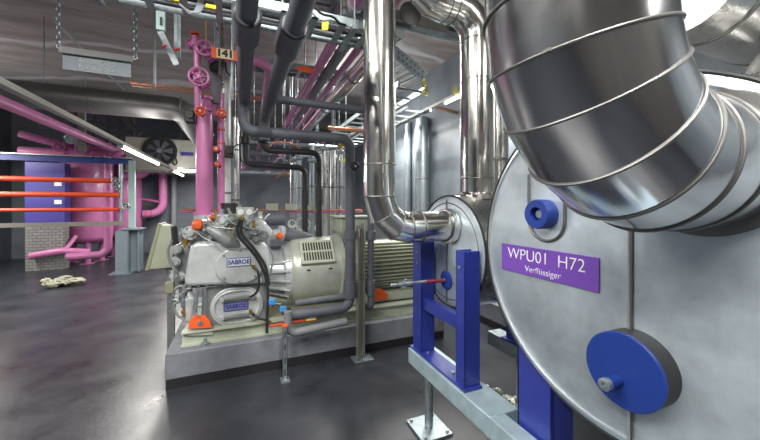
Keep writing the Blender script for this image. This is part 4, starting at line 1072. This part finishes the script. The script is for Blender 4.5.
# black strut lattice behind
t = thing('strut_lattice', 'black steel strut lattice hanging behind the left rack', 'frame', W(100, 150, Y=11.2))
for px in (76, 94, 107, 120): build('upright', MB().bar(W(px,104,Y=11.2), W(px,158,Y=11.2), .06, .06), blackm, t)
for py, w_ in ((118,.06),(127,.10)): 
    q0, q1 = W(40,py,Y=11.2), W(132,py+2,Y=11.2); build('cross_bar', MB().bar(q0, V((q1.x,q1.y,q0.z)), .08, w_), blackm, t)
build('brace', MB().bar(W(120,114,Y=11.1), W(140,134,Y=11.0), .1, .12), blackm, t)
t = thing('hanging_post', 'grey-brown square hanger post in front of the left rack', 'post', W(82, 110, Y=8.6))
build('post_body', MB().bar(W(82,104,Y=8.6), W(82,152,Y=8.6), .11, .1), mat('dusty_steel', (.20,.19,.17), .5, .4), t)

# cloth heap on the floor at the left
m = MB(); c = W(62, 284, Z=.03)
for k in range(16):
    q = c + V((random.uniform(-.35,.25), random.uniform(-.2,.2), random.uniform(0,.10)))
    m.ball(q, random.uniform(.07,.13), 10, (random.uniform(.8,1.5), random.uniform(.6,1.2), random.uniform(.3,.6)))
for v_ in m.v: v_ += V((random.uniform(-1,1), random.uniform(-1,1), random.uniform(-.6,1)))*.028
for v_ in m.v: v_.z = max(.003, v_.z)
single('rag_heap', m, debris, 'crumpled pale cloth heap on the floor at the far left', 'rags', smooth=20)
# foil heap under the tanks
m = MB(); c = W(503, 402, Z=.03) + V((-.12,.03,0))
for k in range(22):
    q = c + V((random.uniform(-.14,.14), random.uniform(-.16,.16), random.uniform(0,.07)))
    m.ball(q, random.uniform(.035,.07), 10, (random.uniform(.8,1.5), random.uniform(.6,1.2), random.uniform(.3,.7)))
for v_ in m.v: v_ += V((random.uniform(-1,1), random.uniform(-1,1), random.uniform(-.6,1)))*.022
for v_ in m.v: v_.z = max(.003, v_.z)
single('foil_heap', m, foil, 'crumpled silver foil on the floor behind the pale beam', 'foil', smooth=15)

# ------------------------------------------------------------------ upper right: cross duct and ladder tray
def box_run():
    Y = 2.65
    a, b = W(396, 16, Y=Y), W(466, 35, Y=Y); a.z = b.z = (a.z+b.z)/2
    t = thing('box_channel', 'dull steel double channel crossing high between the two polished uprights', 'channel', a)
    a2 = V((a.x-.5, Y, a.z)); b2 = V((b.x+.3, Y, a.z))
    build('upper_channel', MB().bar(a2, b2, .09, .08), mat('dull_channel_steel', (.33,.32,.29), .4, .8, var=.15), t, bevel=.004)
    build('lower_channel', MB().bar(a2+V((0,-.03,-.085)), b2+V((0,-.03,-.085)), .03, .045), galv, t, bevel=.003)
    build('clamp', MB().cbox(V((W(452,30,Y=Y).x, Y-.05, a.z)), (.14,.06,.07)), blackm, t, bevel=.004)
    build('rod', MB().cyl(V((a.x+.2, Y, a.z)), V((a.x+.2, Y, ZC)), .008, seg=6).cyl(V((b.x, Y, a.z)), V((b.x, Y, ZC)), .008, seg=6), galv, t)
box_run()
def ladder(lab, p0, p1, wd, w=.03, h=.09, n=7):
    p0, p1, wd = V(p0), V(p1), V(wd)
    t = thing('cable_ladder', lab, 'cable ladder', p0)
    build('side_rail', MB().bar(p0, p1, w, h), galv, t); build('side_rail', MB().bar(p0+wd, p1+wd, w, h), galv, t)
    for k in range(n):
        q = p0.lerp(p1, (k+.5)/n); build('rung', MB().bar(q, q+wd, .04, .03), galv, t)
    return t
la, lb = W(388, 47, Y=4.9), W(424, 76, Y=4.9)
t = ladder('perforated sloping cable ladder coming down beside the polished upright', la, lb, (-.15, .7, -.0), h=.2)
u = (lb-la).normalized(); 
m = MB()
for k in range(9):
    for q in (-.045, .045):
        c = la.lerp(lb, (k+.5)/9); c = c + V((0,-.018,q)); m.cyl(c, c+V((0,-.004,0)), .014, seg=8)
build('perforation', m, blackm, t)
lc = W(427, 88, Y=4.6)
ladder('level cable ladder leading away toward the back above the right batten', lc, V((lc.x, 9.5, lc.z)), (-.5, 0, 0), n=12)
ladder('lower level cable ladder just above the right batten', V((lc.x+.25, 4.9, lc.z-.25)), V((lc.x+.25, 9.5, lc.z-.25)), (-.45, 0, 0), n=12, h=.05)
for i, (px, py, Y) in enumerate(((424,84,4.55),(425,93,4.55),(455,92,4.4))):
    m = MB(); c = W(px, py, Y=Y)
    m.ring(c, (.3,-1,.2), .05, .012, 14, 6).ring(c+V((.01,0,.06)), (1,-.3,0), .035, .01, 12, 6)
    single('warning_tape', m, yellow, ['yellow tape knot on the upper ladder end','yellow tape knot just under the first on the ladder end','yellow tape knot at the near end of the right batten'][i], 'tape', smooth=60)
pipe('copper_line', 'thin copper line behind the right batten', [W(432,106,Y=5.5), W(462,114,Y=5.5)], .03, copper)

for o in [o for o in bpy.data.objects if o.parent is None and o.get('category') in ('pipe','duct')]:
    ms = [o] if o.type == 'MESH' else [c for c in o.children if c.name.startswith('pipe_run')]
    if not ms: continue
    mm_ = ms[0]; vs = [v.co + origin(mm_) for v in mm_.data.vertices]
    lo = [min(v[i] for v in vs) for i in range(3)]; hi = [max(v[i] for v in vs) for i in range(3)]
    if lo[2] > 2.2 and hi[2] < ZC-.1 and hi[1]-lo[1] > 3:      # level overhead runs hang on rods
        for f in (.3, .7):
            y = lo[1] + f*(hi[1]-lo[1]); near = sorted(vs, key=lambda v: (abs(v.y-y) > .4, -v.z))
            x = (lo[0]+hi[0])/2 if hi[0]-lo[0] < .5 else None
            if x: hang(o, [(x, y, hi[2]-.01)])
# ------------------------------------------------------------------ world and exposure
w = bpy.data.worlds.new('world'); S.world = w; w.use_nodes = True
w.node_tree.nodes['Background'].inputs['Color'].default_value = (.5,.55,.6,1); w.node_tree.nodes['Background'].inputs['Strength'].default_value = .2
S.view_settings.view_transform = 'Standard'; S.view_settings.look = 'None'; S.view_settings.gamma = 1; S.view_settings.use_curve_mapping = False
S.view_settings.exposure = 0.35
S.cycles.max_bounces = 8; S.cycles.sample_clamp_indirect = 6

import re
GP = {'elbow_duct':None}
tops = [o for o in bpy.data.objects if o.parent is None and o.get('category')]
cnt = {}
for o in tops: cnt.setdefault(re.sub(r'\.\d+$', '', o.name), []).append(o)
for k, os_ in cnt.items():
    if len(os_) > 1:
        for o in os_:
            if not o.get('group'): o['group'] = k.replace('_', ' ') + 's of the plant room'
